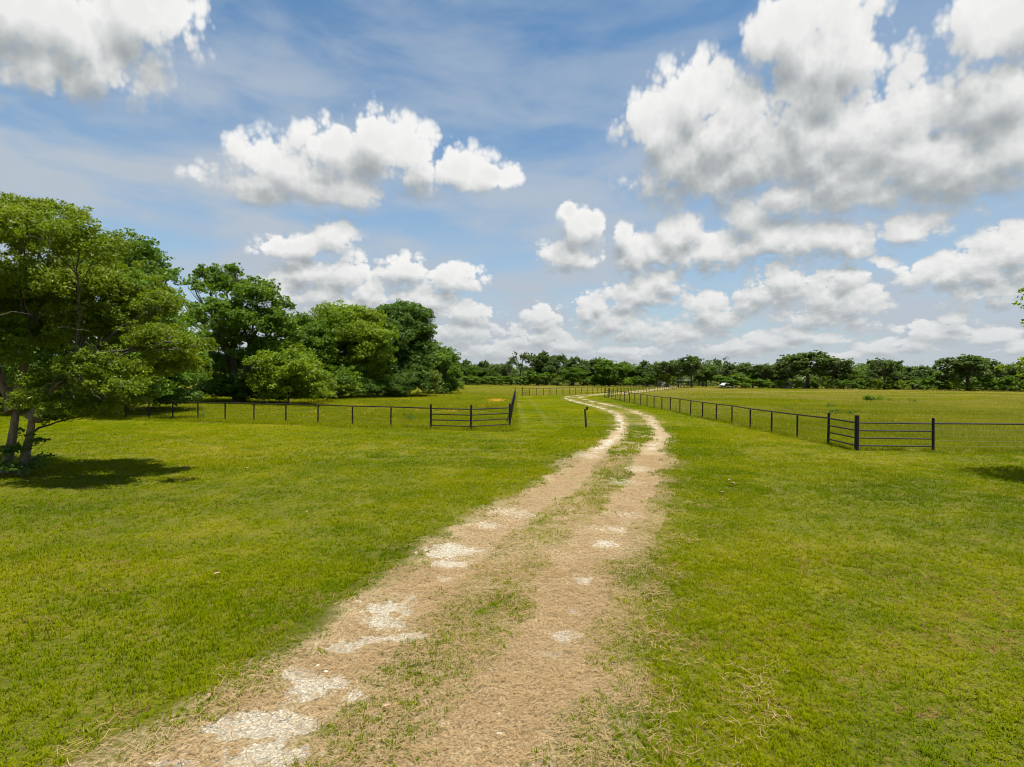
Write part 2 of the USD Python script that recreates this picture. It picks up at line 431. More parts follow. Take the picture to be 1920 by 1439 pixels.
def ground_material():
    g = Graph()
    pos = g.node("geometry", "position")
    col, mid = grass_colour(g, pos, level=0.62)
    fine = g.noise(pos, 14.0, 4, 0.65)
    thatch = g.smooth(fine, 0.44, 0.62, 0.0, 0.6)
    col = g.mix(thatch, col, (0.19, 0.140, 0.035))
    dark = g.smooth(g.noise(pos, 33.0, 3, 0.6), 0.62, 0.40, 0.0, 0.65)
    col = g.mix(dark, col, (0.035, 0.045, 0.008))
    # open pasture beyond the fences: coarser, browner with seed heads, and yellow with flowers on the left
    b = g.node("separate_xyz", "x", {"vector": pos}).split(".")[0]
    px, py = f"{b}.x", f"{b}.y"
    right = g.math("multiply", g.smooth(px, 13.6, 14.4), g.smooth(py, 23.4, 24.2))
    line = g.math("multiply_add", px, 0.298, py)  # the left fence runs along y = 30.3 - 0.298 x
    left = g.math("multiply", g.smooth(line, 29.9, 30.5), g.smooth(px, 0.4, -0.3))
    off = g.math("maximum", g.smooth(py, 86.0, 104.0), g.math("maximum", left, right))
    coarse = g.noise(g.vec("multiply", pos, (0.45, 0.12, 0.0)), 1.0, 5, 0.62)
    past = g.node("rgb_ramp", "color", {"fac": coarse}, ramp=[(0.30, (0.070, 0.078, 0.005)), (0.47, (0.105, 0.100, 0.010)), (0.58, (0.135, 0.108, 0.024)), (0.74, (0.175, 0.120, 0.052))])
    col = g.mix(g.math("multiply", off, g.smooth(py, 25.0, 95.0, 0.35, 0.9)), col, past)
    h = g.math("add", g.noise(pos, 26.0, 5, 0.65), g.math("multiply", g.noise(pos, 5.0, 3, 0.5), 0.7))
    n = g.node("bump", "normal", {"height": h}, strength=0.9, distance=0.05)
    bs = g.node("principled_bsdf", "BSDF", {"base_color": col, "normal": n}, roughness=0.95, specular_ior_level=0.1)
    return g.make("/World/Looks/turf", surface=bs)


def track_material():
    g = Graph()
    pos = g.node("geometry", "position")
    m = g.node("attribute", "color", attribute="wear")
    b = g.node("separate_color", "r", {"color": m}).split(".")[0]
    rut, bare, margin = f"{b}.r", f"{b}.g", f"{b}.b"
    turf, mid = grass_colour(g, pos, level=0.55)
    fine, grit = g.noise(pos, 17.0, 5, 0.68), g.noise(pos, 60.0, 4, 0.7)
    streak = g.noise(g.vec("multiply", pos, (34.0, 9.0, 9.0)), 1.0, 4, 0.7)
    straw = g.node("rgb_ramp", "color", {"fac": g.math("multiply_add", g.math("subtract", streak, 0.5), 1.1, fine)}, ramp=[(0.22, (0.15, 0.105, 0.055)), (0.40, (0.31, 0.225, 0.118)), (0.58, (0.41, 0.315, 0.178)), (0.8, (0.50, 0.40, 0.25))])
    stone = g.node("rgb_ramp", "color", {"fac": g.math("multiply_add", g.math("subtract", grit, 0.5), 1.2, fine)}, ramp=[(0.18, (0.24, 0.19, 0.125)), (0.32, (0.43, 0.38, 0.285)), (0.6, (0.53, 0.48, 0.375)), (0.85, (0.62, 0.57, 0.465))])
    dryness = g.math("maximum", g.smooth(rut, 0.18, 0.55), g.math("multiply", g.smooth(margin, 0.1, 0.9), g.smooth(fine, 0.36, 0.56, 0.25, 0.85)))
    col = g.mix(dryness, turf, straw)
    edge = g.math("add", bare, g.math("multiply", g.math("subtract", fine, 0.5), 1.5))
    col = g.mix(g.smooth(edge, 0.34, 0.80), col, stone)
    hole = g.smooth(g.noise(pos, 44.0, 3, 0.6), 0.64, 0.42, 0.0, 0.50)
    col = g.mix(hole, col, (0.06, 0.045, 0.02))
    h = g.math("add", g.math("multiply", grit, 0.35), fine)
    n = g.node("bump", "normal", {"height": h}, strength=1.0, distance=0.045)
    bs = g.node("principled_bsdf", "BSDF", {"base_color": col, "normal": n}, roughness=0.95, specular_ior_level=0.1)
    return g.make("/World/Looks/track", surface=bs)


M_TURF, M_TRACK = ground_material(), track_material()

# ------------------------------------------------------------------ ground: one sheet out to the horizon
radii = np.concatenate([[0.0], np.geomspace(0.8, 60, 170), np.geomspace(62, 6000, 90)])
front = np.radians(np.linspace(-62, 62, 300))
rest = np.radians(np.linspace(62, 298, 60)[1:-1])
angles = np.concatenate([front, rest])
rr, aa = np.meshgrid(radii[1:], angles, indexing="ij")
gxy = np.column_stack([(rr * np.sin(aa)).ravel(), (rr * np.cos(aa)).ravel()])
gz = relief(gxy)
_s, _d = track_coords(gxy)
gz = gz - 0.16 * np.clip((2.0 - _d) / 0.35, 0, 1)   # the bed of the track lies under its own sheet
gv = np.vstack([[0, 0, on_ground(0, 0)], np.column_stack([gxy, gz])])
na = len(angles)
ii, jj = np.meshgrid(np.arange(len(radii) - 2), np.arange(na), indexing="ij")
ii, jj = ii.ravel(), jj.ravel()
kk = (jj + 1) % na
A, Bq, C, D = 1 + ii * na + jj, 1 + ii * na + kk, 1 + (ii + 1) * na + jj, 1 + (ii + 1) * na + kk
gf = np.vstack([np.stack([A, Bq, D], 1), np.stack([A, D, C], 1), np.stack([np.zeros(na, int), 1 + (np.arange(na) + 1) % na, 1 + np.arange(na)], 1)])
ground = usdkit.mesh(stage, "/World/ground", (gv, gf[:, ::-1]), M_TURF, smooth=True).GetPrim()
tag(ground, None, None, None, "structure")

# ------------------------------------------------------------------ dirt track: its own sheet with ruts, fading into turf at the sides
NW = 110
sl = np.linspace(-2.15, 2.15, NW)
tp = LINE[:, None, :] + NOR[:, None, :] * sl[None, :, None]
txy = tp.reshape(-1, 2)
rut, bare, margin = wear(txy)
p3 = np.column_stack([txy, np.zeros(len(txy))])
lift = np.clip((2.15 - np.abs(np.tile(sl, len(LINE)))) / 0.25, 0, 1)
tz = relief(txy) - 0.02 + 0.044 * lift - lift * (rut * 0.045 + bare * 0.012) + lift * (meshkit.fbm(np.column_stack([txy * 9.0, np.zeros(len(txy))]), 3, 31) - 0.5) * 0.022
n_l = len(LINE)
ii, jj = np.meshgrid(np.arange(n_l - 1), np.arange(NW - 1), indexing="ij")
ii, jj = ii.ravel(), jj.ravel()
a, b, c, d = ii * NW + jj, ii * NW + jj + 1, (ii + 1) * NW + jj, (ii + 1) * NW + jj + 1
track = usdkit.mesh(stage, "/World/dirt_track", (np.column_stack([txy, tz]), np.vstack([np.stack([a, b, d], 1), np.stack([a, d, c], 1)])), M_TRACK, smooth=True)
UsdGeom.PrimvarsAPI(track).CreatePrimvar("wear", Sdf.ValueTypeNames.Color3fArray, "vertex").Set(Vt.Vec3fArray.FromNumpy(np.column_stack([rut, bare, margin]).astype(np.float32)))
tag(track.GetPrim(), None, None, None, "structure")




def track_height(xy):
    """Height of the track's sheet."""
    s, _ = track_coords(xy)
    r, b, _m = wear(xy)
    k = np.clip((2.15 - np.abs(s)) / 0.25, 0, 1)
    return relief(xy) - 0.02 + 0.044 * k - k * (r * 0.045 + b * 0.012) + k * (meshkit.fbm(np.column_stack([xy * 9.0, np.zeros(len(xy))]), 3, 31) - 0.5) * 0.022


# ------------------------------------------------------------------ grass
def blade_material(name, ramp, trans=0.35, by_place=True, level=1.25, share=0.55):
    g = Graph()
    geo = g.node("geometry", "random_per_island").split(".")[0]
    col = g.node("rgb_ramp", "color", {"fac": f"{geo}.random_per_island"}, ramp=ramp)
    if by_place:
        place, _ = grass_colour(g, f"{geo}.position", level=level)
        if share < 0.3:
            b = g.node("separate_xyz", "x", {"vector": f"{geo}.position"}).split(".")[0]
            drift = g.noise(g.vec("multiply", f"{geo}.position", (0.05, 0.10, 0.0)), 1.0, 4, 0.6)
            drift = g.math("multiply", g.smooth(drift, 0.38, 0.62), g.math("multiply", g.smooth(f"{b}.y", 24.0, 130.0, 0.18, 0.75), g.math("maximum", g.smooth(f"{b}.x", -2.0, 6.0, 0.12, 1.0), g.smooth(f"{b}.y", 85.0, 110.0, 0.0, 0.7))))
            col = g.mix(drift, col, (0.30, 0.215, 0.085))
        col = g.mix(g.smooth(f"{geo}.random_per_island", 0.87, 0.91, share, 0.0), col, place)
    bs = g.node("principled_bsdf", "BSDF", {"base_color": col}, roughness=0.85, specular_ior_level=0.02)
    tr = g.node("translucent_bsdf", "BSDF", {"color": col})
    return g.make("/World/Looks/" + name, surface=g.node("mix_closure", "closure", {"fac": trans, "closure1": bs, "closure2": tr}))


M_BLADE = blade_material("grass_blade", [(0.0, (0.058, 0.112, 0.0003)), (0.30, (0.170, 0.222, 0.0003)), (0.84, (0.300, 0.318, 0.001)), (0.91, (0.35, 0.32, 0.006)), (0.95, (0.46, 0.38, 0.05)), (1.0, (0.56, 0.46, 0.11))])
M_STRAW = blade_material("dry_straw", [(0.0, (0.34, 0.235, 0.115)), (0.4, (0.58, 0.435, 0.230)), (0.75, (0.71, 0.565, 0.330)), (1.0, (0.82, 0.70, 0.46))], 0.2, False)
M_WITHER = blade_material("withered", [(0.0, (0.22, 0.140, 0.045)), (0.4, (0.42, 0.30, 0.11)), (0.75, (0.56, 0.43, 0.18)), (1.0, (0.68, 0.56, 0.30))], 0.2, False)
M_PASTURE = blade_material("pasture_blade", [(0.0, (0.12, 0.145, 0.003)), (0.4, (0.195, 0.20, 0.005)), (0.65, (0.26, 0.225, 0.02)), (0.82, (0.36, 0.255, 0.09)), (1.0, (0.44, 0.295, 0.16))], 0.35, share=0.22)


def blades(rng, n, radius, length, width, lean, clumps=0, segs=2):
    """n bent blades on a disc; each is its own strip of triangles."""
    ang, rad = rng.uniform(0, 2 * np.pi, n), radius * np.sqrt(rng.uniform(0, 1, n))
    base = np.column_stack([rad * np.cos(ang), rad * np.sin(ang), np.full(n, -0.006)])
    if clumps:  # blades spring from tufts with gaps between
        own = rng.integers(0, clumps, n)
        base[:, :2] = base[own, :2] + rng.normal(0, radius * 0.055, (n, 2))
    L = rng.uniform(length[0], length[1], n)
    W = rng.uniform(0.7, 1.3, n) * width / 2
    dirn = rng.uniform(0, 2 * np.pi, n)
    out = np.column_stack([np.cos(dirn), np.sin(dirn), np.zeros(n)])
    side = np.column_stack([-np.sin(dirn), np.cos(dirn), np.zeros(n)])
    th0 = rng.uniform(lean[0], lean[1], n)          # angle from upright at the base
    bend = rng.uniform(0.1, 0.7, n)
    pts, cur = [base], base
    for k in range(segs):
        th = th0 + bend * (k + 0.5)
        cur = cur + (out * np.sin(th)[:, None] + np.array([0, 0, 1.0]) * np.cos(th)[:, None]) * (L / segs)[:, None]
        pts.append(cur)
    vs = []
    for k in range(segs):
        w = W * (1 - 0.25 * k)
        vs += [pts[k] - side * w[:, None], pts[k] + side * w[:, None]]
    vs.append(pts[segs])
    m = 2 * segs + 1
    v = np.stack(vs, 1).reshape(-1, 3)
    f = []
    for k in range(segs - 1):
        f += [(2 * k, 2 * k + 1, 2 * k + 3), (2 * k, 2 * k + 3, 2 * k + 2)]
    f.append((2 * segs - 2, 2 * segs - 1, 2 * segs))
    f = (np.arange(n)[:, None, None] * m + np.array(f)[None]).reshape(-1, 3)
    return v, f


def lying(rng, n, radius, length, width, lift=0.02):
    """n straws lying about, each a thin bent strip."""
    ang, rad = rng.uniform(0, 2 * np.pi, n), radius * np.sqrt(rng.uniform(0, 1, n))
    c = np.column_stack([rad * np.cos(ang), rad * np.sin(ang), rng.uniform(0.003, lift, n)])
    L, W = rng.uniform(length[0], length[1], n), rng.uniform(0.6, 1.3, n) * width / 2
    dirn = rng.uniform(0, 2 * np.pi, n)
    u = np.column_stack([np.cos(dirn), np.sin(dirn), rng.normal(0, 0.10, n)])
    s = np.column_stack([-np.sin(dirn), np.cos(dirn), rng.normal(0, 0.35, n)])
    mid = c + s * (rng.normal(0, 0.10, n) * L)[:, None] + np.array([0, 0, 1.0]) * rng.uniform(0, 0.012, n)[:, None]
    e0, e1 = c - u * (L / 2)[:, None], c + u * (L / 2)[:, None]
    e0[:, 2], e1[:, 2] = np.maximum(e0[:, 2], 0.001), np.maximum(e1[:, 2], 0.001)
    v = np.stack([e0 - s * W[:, None], e0 + s * W[:, None], mid - s * W[:, None], mid + s * W[:, None], e1], 1).reshape(-1, 3)
    f = (np.arange(n)[:, None, None] * 5 + np.array([(0, 1, 3), (0, 3, 2), (2, 3, 4)])[None]).reshape(-1, 3)
    return v, f


def wedge(y0, y1, spacing, rng, spread=0.98, pad=1.5):
    """Jittered points over the ground in view between two distances, closer together where near."""
    out, y = [], y0
    while y < y1:
        st = spacing(y)
        half = spread * y + pad
        xs = np.arange(-half, half, st)
        out.append(np.column_stack([xs + rng.uniform(-0.6, 0.6, len(xs)) * st, y + rng.uniform(-0.6, 0.6, len(xs)) * st]))
        y += st
    return np.vstack(out)


def in_pasture(xy):
    x, y = xy[:, 0], xy[:, 1]
    right = (x > 14.1) & (y > 24.0) & (y < 84 + 0)
    left = (y + 0.298 * x > 30.3) & (x < 0.0)
    lane_l = np.where(y < 101.5, 0.5 + (y - 88.5) * 1.04, 14.0 + (y - 101.5) * 0.49)
    lane_r = 13.3 + (y - 84.0) * 0.45
    return right | left | ((y > 84) & ~((x > lane_l) & (x < lane_r) & (y < 165)))


rng = np.random.default_rng(21)
TUFTS = [blades(rng, 200, 0.27, (0.025, 0.085), 0.0068, (0.0, 0.8), clumps=28) for _ in range(6)]
DRY = [blades(rng, 60, 0.13, (0.03, 0.10), 0.0052, (0.5, 1.45), clumps=7) for _ in range(3)]
SMALL = [blades(rng, 46, 0.10, (0.03, 0.075), 0.006, (0.0, 0.9), clumps=7) for _ in range(4)]
STRAWS = [join([lying(rng, 60, 0.26, (0.04, 0.15), 0.0034), lying(rng, 3, 0.26, (0.14, 0.24), 0.0036, 0.02)]) for _ in range(5)]

lawn = wedge(3.0, 98.0, lambda y: 0.26 if y < 10 else 0.34 if y < 20 else 0.5 if y < 35 else 0.7 if y < 60 else 1.0, rng)
r_, b_, m_ = wear(lawn)
keep = (rng.uniform(0, 1, len(lawn)) > np.clip(m_ * 1.6 - 0.2, 0, 1)) & (r_ < 0.15) & ~in_pasture(lawn)
lawn = lawn[keep]
far_scale = np.clip(lawn[:, 1] / 16, 1, 3.4)
uneven = meshkit.fbm(np.column_stack([lawn * 0.55, np.zeros(len(lawn))]), 3, 91)
sc = np.column_stack([far_scale, far_scale, np.clip(far_scale, 1, 1.2) * np.clip(0.45 + uneven * 1.15, 0.6, 1.5)]) * rng.uniform(0.85, 1.2, (len(lawn), 1))
scatter("lawn_grass", [(t, M_BLADE) for t in TUFTS], np.column_stack([lawn, relief(lawn)]), rng.uniform(0, 6.28, len(lawn)), sc, rng.integers(0, 6, len(lawn)), "short mown yellow-green grass covering the lawn on both sides of the track", "grass")

dry = wedge(3.0, 30.0, lambda y: 0.20 if y < 9 else 0.30 if y < 16 else 0.45, rng)
r_, b_, m_ = wear(dry)
patch = meshkit.fbm(np.column_stack([dry * 0.9, np.zeros(len(dry))]), 4, 93)
keep = (rng.uniform(0, 1, len(dry)) < np.clip((patch - 0.44) * 2.6, 0.03, 0.6) * np.interp(dry[:, 1], [5, 10, 18], [1.0, 0.55, 0.15]) + 0.3 * m_) & (r_ < 0.2) & ~in_pasture(dry)
dry = dry[keep]
scatter("withered_grass", [(t, M_WITHER) for t in DRY], np.column_stack([dry, relief(dry) + 0.008]), rng.uniform(0, 6.28, len(dry)), rng.uniform(0.6, 1.15, len(dry)) * np.clip(dry[:, 1] / 14, 1, 1.6), rng.integers(0, 3, len(dry)), "withered brown grass mixed into the lawn", "dry grass")

verge = wedge(3.0, 34.0, lambda y: 0.10 if y < 9 else 0.15 if y < 18 else 0.25, rng, 0.5, 0.5)
_s, _d = track_coords(verge)
verge = verge[_d < 4.2]
r_, b_, m_ = wear(verge)
s_, d_ = track_coords(verge)
clump = meshkit.fbm(np.column_stack([verge * 1.6, np.zeros(len(verge))]), 3, 44)
prob = np.clip(1.15 - m_, 0, 1) * 0.7 + np.where(np.abs(s_) < 0.6, np.clip((clump - 0.40) * 5, 0, 0.95), np.clip((clump - 0.42) * 4, 0, 0.75)) * m_
prob = prob * np.clip(1 - r_ * 1.5, 0, 1) * (b_ < 0.2)
prob = np.where(s_ < -1.6, np.maximum(prob, 0.55 * (r_ < 0.3) * np.clip((clump - 0.34) * 5, 0, 1)), prob)
keep = rng.uniform(0, 1, len(verge)) < prob
verge = verge[keep]
_sv, _dv = track_coords(verge)
scatter("verge_grass", [(t, M_BLADE) for t in SMALL], np.column_stack([verge, np.where(_dv < 2.1, track_height(verge), relief(verge))]), rng.uniform(0, 6.28, len(verge)), rng.uniform(0.7, 1.25, len(verge)) * np.clip(verge[:, 1] / 12, 1, 2), rng.integers(0, 4, len(verge)), "thin tufts of grass along the middle and edges of the dirt track", "grass")

straw = wedge(2.8, 22.0, lambda y: 0.15 if y < 9 else 0.22, rng, 0.9, 1.0)
r_, b_, m_ = wear(straw)
lit = meshkit.fbm(np.column_stack([straw * 0.8, np.zeros(len(straw))]), 3, 61)
prob = np.clip(np.maximum(r_, m_) * 1.1, 0, 1) * (b_ < 0.35) + 0.0
_s, _d = track_coords(straw)
prob = prob * np.where(_d > 2.2, 0.25, 1.0) * np.where(_s < -1.55, 0.30, 1.0)
keep = rng.uniform(0, 1, len(straw)) < prob
straw = straw[keep]
_s, _d = track_coords(straw)
scatter("dry_straw", [(t, M_STRAW) for t in STRAWS], np.column_stack([straw, np.where(_d < 2.1, track_height(straw) + 0.002, relief(straw) + 0.015)]), rng.uniform(0, 6.28, len(straw)), rng.uniform(0.7, 1.2, len(straw)), rng.integers(0, 5, len(straw)), "loose brown cut grass lying over the track and its edges", "dry grass")

# crushed stone on the bare patches
def pebble(seed):
    m = trimesh.creation.icosphere(1, 1.0)
    v = np.array(m.vertices)
    v = v * (0.75 + 0.5 * meshkit.noise(v * 1.7 + 10, seed))[:, None] * np.array([1.0, 0.8, 0.55])
    return v, np.array(m.faces)


def stone_material():
    g = Graph()
    pos = g.node("geometry", "position")
    col = g.node("rgb_ramp", "color", {"fac": g.noise(pos, 21.0, 3, 0.6)}, ramp=[(0.3, (0.20, 0.17, 0.125)), (0.5, (0.46, 0.41, 0.315)), (0.7, (0.58, 0.535, 0.44))])
    return g.make("/World/Looks/limestone", surface=g.node("principled_bsdf", "BSDF", {"base_color": col}, roughness=0.9, specular_ior_level=0.2))


M_STONE = stone_material()
cand = np.column_stack([rng.uniform(-4, 4, 90000), rng.uniform(3.2, 17, 90000)])
_s, _d = track_coords(cand)
cand = cand[_d < 2.0]
r_, b_, m_ = wear(cand)
keep = rng.uniform(0, 1, len(cand)) < np.clip(b_ * 0.18 + r_ * 0.045 - 0.02, 0, 1)
cand, bb = cand[keep], b_[keep]
size = 0.003 + 0.008 * rng.uniform(0, 1, len(cand)) ** 4 + rng.uniform(0.006, 0.018, len(cand)) * (rng.uniform(0, 1, len(cand)) > 0.965)
scatter("gravel", [(pebble(k), M_STONE) for k in range(4)], np.column_stack([cand, track_height(cand) + size * 0.25]), rng.uniform(0, 6.28, len(cand)), size, rng.integers(0, 4, len(cand)), "pale crushed limestone gravel showing in the wheel ruts", "gravel")

# pasture grass beyond the fences
LONG = [blades(rng, 150, 0.55, (0.10, 0.30), 0.014, (0.0, 0.6)) for _ in range(4)]
SEED = [blades(rng, 70, 0.55, (0.22, 0.42), 0.011, (0.0, 0.35)) for _ in range(2)]
past = wedge(23.0, 205.0, lambda y: 0.55 if y < 45 else 0.9 if y < 80 else 1.5 if y < 130 else 2.4, rng, 0.95, 2.0)
past = past[in_pasture(past)]
_s, _d = track_coords(past)
past = past[_d > 2.6]
FENCE_LINES = (((-22, 36.6), (-0.1, 32.9)), ((0.0, 33.5), (0.5, 88.0)), ((14.0, 23.8), (13.3, 84.0)), ((14.0, 23.75), (30.0, 23.2)), ((-40.0, 42.3), (-22.0, 36.6)))
foot = np.vstack([np.array(a) + (np.array(b) - np.array(a)) * rng.uniform(0, 1, (int(np.hypot(b[0] - a[0], b[1] - a[1]) * 2.2), 1)) for a, b in FENCE_LINES])
foot = foot + rng.normal(0, 0.10, foot.shape)
N_OPEN = len(past)
past = np.vstack([past, foot])
tall = meshkit.fbm(np.column_stack([past * 0.12, np.zeros(len(past))]), 3, 71)
kind = np.where(rng.uniform(0, 1, len(past)) < np.clip((tall - 0.42) * 2.4, 0.04, 0.5), rng.integers(4, 6, len(past)), rng.integers(0, 4, len(past)))
fs = np.clip(past[:, 1] / 45, 1, 3.2)
sc = np.column_stack([fs, fs, np.clip(0.55 + tall * 0.7, 0.5, 1.2)])
sc[N_OPEN:] = [0.42, 0.42, 0.62]
sc = sc * rng.uniform(0.75, 1.25, (len(past), 1))
scatter("pasture_grass", [(t, M_PASTURE) for t in LONG + SEED], np.column_stack([past, relief(past)]), rng.uniform(0, 6.28, len(past)), sc, kind, "rough uncut grass of the fenced pastures left and right", "grass")

# ------------------------------------------------------------------ pipe fences
def pipe_material():
    g = Graph()
    pos = g.node("geometry", "position")
    rust = g.smooth(g.noise(pos, 7.0, 4, 0.65), 0.52, 0.72, 0.0, 0.7)
    col = g.mix(rust, (0.006, 0.0055, 0.005), (0.035, 0.018, 0.010))
    return g.make("/World/Looks/black_pipe", surface=g.node("principled_bsdf", "BSDF", {"base_color": col, "roughness": g.lin(rust, 0, 0.7, 0.55, 0.85)}, specular_ior_level=0.25))


M_PIPE = pipe_material()
M_WIRE = usdkit.material(stage, "/World/Looks/wire", {"p": ("principled_bsdf", {"base_color": (0.20, 0.19, 0.17), "metallic": 0.6, "roughness": 0.55})}, surface="p.BSDF")
RAIL = 1.13


def dome_post(x, y, height, radius, lean=(0.0, 0.0)):
    z = on_ground(x, y)
    top = np.array([x + lean[0], y + lean[1], z + height])
    foot = np.array([x, y, z - 0.25])
    u = (top - foot) / np.linalg.norm(top - foot)
    pts = [foot, top - u * 0.012, top, top + u * 0.004]
    return tube(pts, [radius, radius, radius * 0.92, radius * 0.45], 10)


def rail_between(p, q, h, radius, sag=0.0):
    a = np.array([p[0], p[1], on_ground(*p) + h]); b = np.array([q[0], q[1], on_ground(*q) + h])
    pts = [a + (b - a) * t - np.array([0, 0, sag * 4 * t * (1 - t)]) for t in np.linspace(0, 1, 2 if sag == 0 else 7)]
    return tube(pts, radius, 6)


def fence(label, posts, braces, group, tall=None, wires=True, wire_gaps=(), thick=()):
    """posts: points in order; braces: indices of bays that carry four rails; tall: indices of posts that rise over the rail."""
    t = thing("pipe_fence", label, "fence", (0, 0, 0), group)
    tall = set(tall or [])
    rng = np.random.default_rng(len(posts) * 31 + 5)
    for k, p in enumerate(posts):
        r = 0.085 if k in thick else 0.056 if k in tall else 0.043
        h = 1.42 if k in thick else 1.36 if k in tall else RAIL
        part(t, "post", dome_post(p[0], p[1], h + (rng.uniform(-0.015, 0.015) if k in tall else -0.03), r, rng.normal(0, 0.008, 2)), M_PIPE, 40)
    for k in range(len(posts) - 1):
        part(t, "top_rail", rail_between(posts[k], posts[k + 1], RAIL + (0.012 if k not in braces else 0.0), 0.036), M_PIPE, 60)
        if k in braces:
            for h in (0.21, 0.515, 0.82):
                part(t, "rail", rail_between(posts[k], posts[k + 1], h, 0.033), M_PIPE, 60)
    if wires:
        for h in (0.22, 0.44, 0.66, 0.88):
            pieces = []
            for k in range(len(posts) - 1):
                if k not in braces:
                    pieces.append(rail_between(posts[k], posts[k + 1], h + rng.normal(0, 0.012), 0.0035, rng.uniform(0.0, 0.03)))
            if pieces:
                part(t, "wire", join(pieces), M_WIRE)
    return t


def along(a, b, step, first=True):
    a, b = np.array(a, float), np.array(b, float)
    n = max(1, int(round(np.linalg.norm(b - a) / step)))
    pts = [tuple(a + (b - a) * k / n) for k in range(n + 1)]
    return pts if first else pts[1:]


FG = "black pipe fences round the pastures"
# left fence: from beyond the left edge of the picture to the near corner of the lane
lf = [tuple(ground_at(px, py)[:2]) for px, py in ((808, 805.2), (732.8, 801.3), (661, 797.6), (596, 794.8), (536, 792.2), (476, 790.1), (422, 788.6), (371, 787.4), (324, 786.3), (279, 785.2), (236, 784.3), (196, 783.4))]
step_ = np.array(lf[-1]) - np.array(lf[-5]); step_ /= 4
lf += [tuple(np.array(lf[-1]) + step_ * k) for k in range(1, 10)]
corner_l = (-0.12, 33.0)
fence("black pipe fence running left from the lane behind the big tree at the left", [corner_l, (-2.2, 31.45)] + lf, {0, 1}, None, tall={0, 1, 2})
# left side of the lane, seen end on, and its far continuation
far_l = (0.5, 88.5)
fence("black pipe fence seen end on along the left side of the grassy lane", along(corner_l, far_l, 2.75)[1:], {len(along(corner_l, far_l, 2.75)) - 3}, None, tall={len(along(corner_l, far_l, 2.75)) - 2})
fl = along((0.5, 88.5), (1.55, 88.9), 1.1) + along((1.55, 88.9), (14.0, 101.5), 1.15 * 1.0 + 0.45, False) + along((14.0, 101.5), (25.0, 124.0), 2.4, False) + along((25.0, 124.0), (41.0, 160.0), 3.2, False)
fence("distant pipe fence running right beyond the bend on the far side of the track", fl[1:], {0}, None, tall={0}, wires=False)
# right side of the lane
corner_r, brace_r, far_r = (13.98, 23.75), (14.1, 26.1), (13.3, 84.0)
rf = [corner_r, brace_r] + along(brace_r, far_r, 2.72, False)
fence("black pipe fence receding along the right side of the track to the bend", rf, {0, len(rf) - 2}, None, tall={0, 1, len(rf) - 1, len(rf) - 2}, thick={0})
fr = along(far_r, (26.2, 112.0), 2.3) + along((26.2, 112.0), (47.5, 160.0), 2.9, False)
fence("distant pipe fence running on right from the bend on the near side of the track", fr[1:], {0}, None, tall={0}, wires=False)
# right front fence, towards the right edge
ff = [(17.05, 23.7), (21.35, 23.55), (25.6, 23.4), (29.9, 23.2)]
t = fence("black pipe fence with a four-rail panel crossing to the right edge", ff, set(), None, tall={0})
for h in (0.21, 0.515, 0.82, RAIL):
    part(t, "rail", rail_between((13.98 + 0.086, 23.75), ff[0], h, 0.033), M_PIPE, 60)

# lone post beside the track with a small box on top
def wood_material():
    g = Graph()
    pos = g.node("geometry", "position")
    grain = g.noise(g.vec("multiply", pos, (30.0, 30.0, 3.0)), 1.0, 4, 0.6)
    col = g.node("rgb_ramp", "color", {"fac": grain}, ramp=[(0.3, (0.010, 0.008, 0.006)), (0.7, (0.035, 0.026, 0.018))])
    return g.make("/World/Looks/dark_wood", surface=g.node("principled_bsdf", "BSDF", {"base_color": col}, roughness=0.85))


M_WOOD = wood_material()
gp = ground_at(1098.5, 803.5)
t = thing("marker_post", "dark leaning wooden post with a small box on top beside the track", "post", (gp[0], gp[1], on_ground(gp[0], gp[1])))
part(t, "post", tube([(0.02, 0, -0.2), (-0.005, 0, 0.4), (-0.06, 0, 1.06), (-0.062, 0, 1.075)], [0.062, 0.060, 0.056, 0.045], 10), M_WOOD, 50)
part(t, "bracket", box((-0.02, -0.02, 1.02), (0.06, 0.02, 1.10)), M_WIRE)
bx = trimesh.creation.box(bounds=[(0.01, -0.055, 1.045), (0.105, 0.055, 1.20)])
part(t, "box", (np.array(bx.vertices), np.array(bx.faces)), M_PIPE)
part(t, "lid", box((0.0, -0.065, 1.2005), (0.115, 0.065, 1.212)), M_PIPE)

# ------------------------------------------------------------------ trees
def leaf_material(name, ramp, trans=0.35):
    g = Graph()
    geo = g.node("geometry", "random_per_island").split(".")[0]
    big = g.noise(f"{geo}.position", 0.55, 3, 0.5)
    t = g.math("multiply_add", g.math("subtract", big, 0.5), 1.1, f"{geo}.random_per_island", clamp=True)
    col = g.node("rgb_ramp", "color", {"fac": t}, ramp=ramp)
    bs = g.node("principled_bsdf", "BSDF", {"base_color": col}, roughness=0.45, specular_ior_level=0.35)
    tr = g.node("translucent_bsdf", "BSDF", {"color": g.vec("multiply", col, (1.25, 1.15, 0.6))})
    return g.make("/World/Looks/" + name, surface=g.node("mix_closure", "closure", {"fac": trans, "closure1": bs, "closure2": tr}))


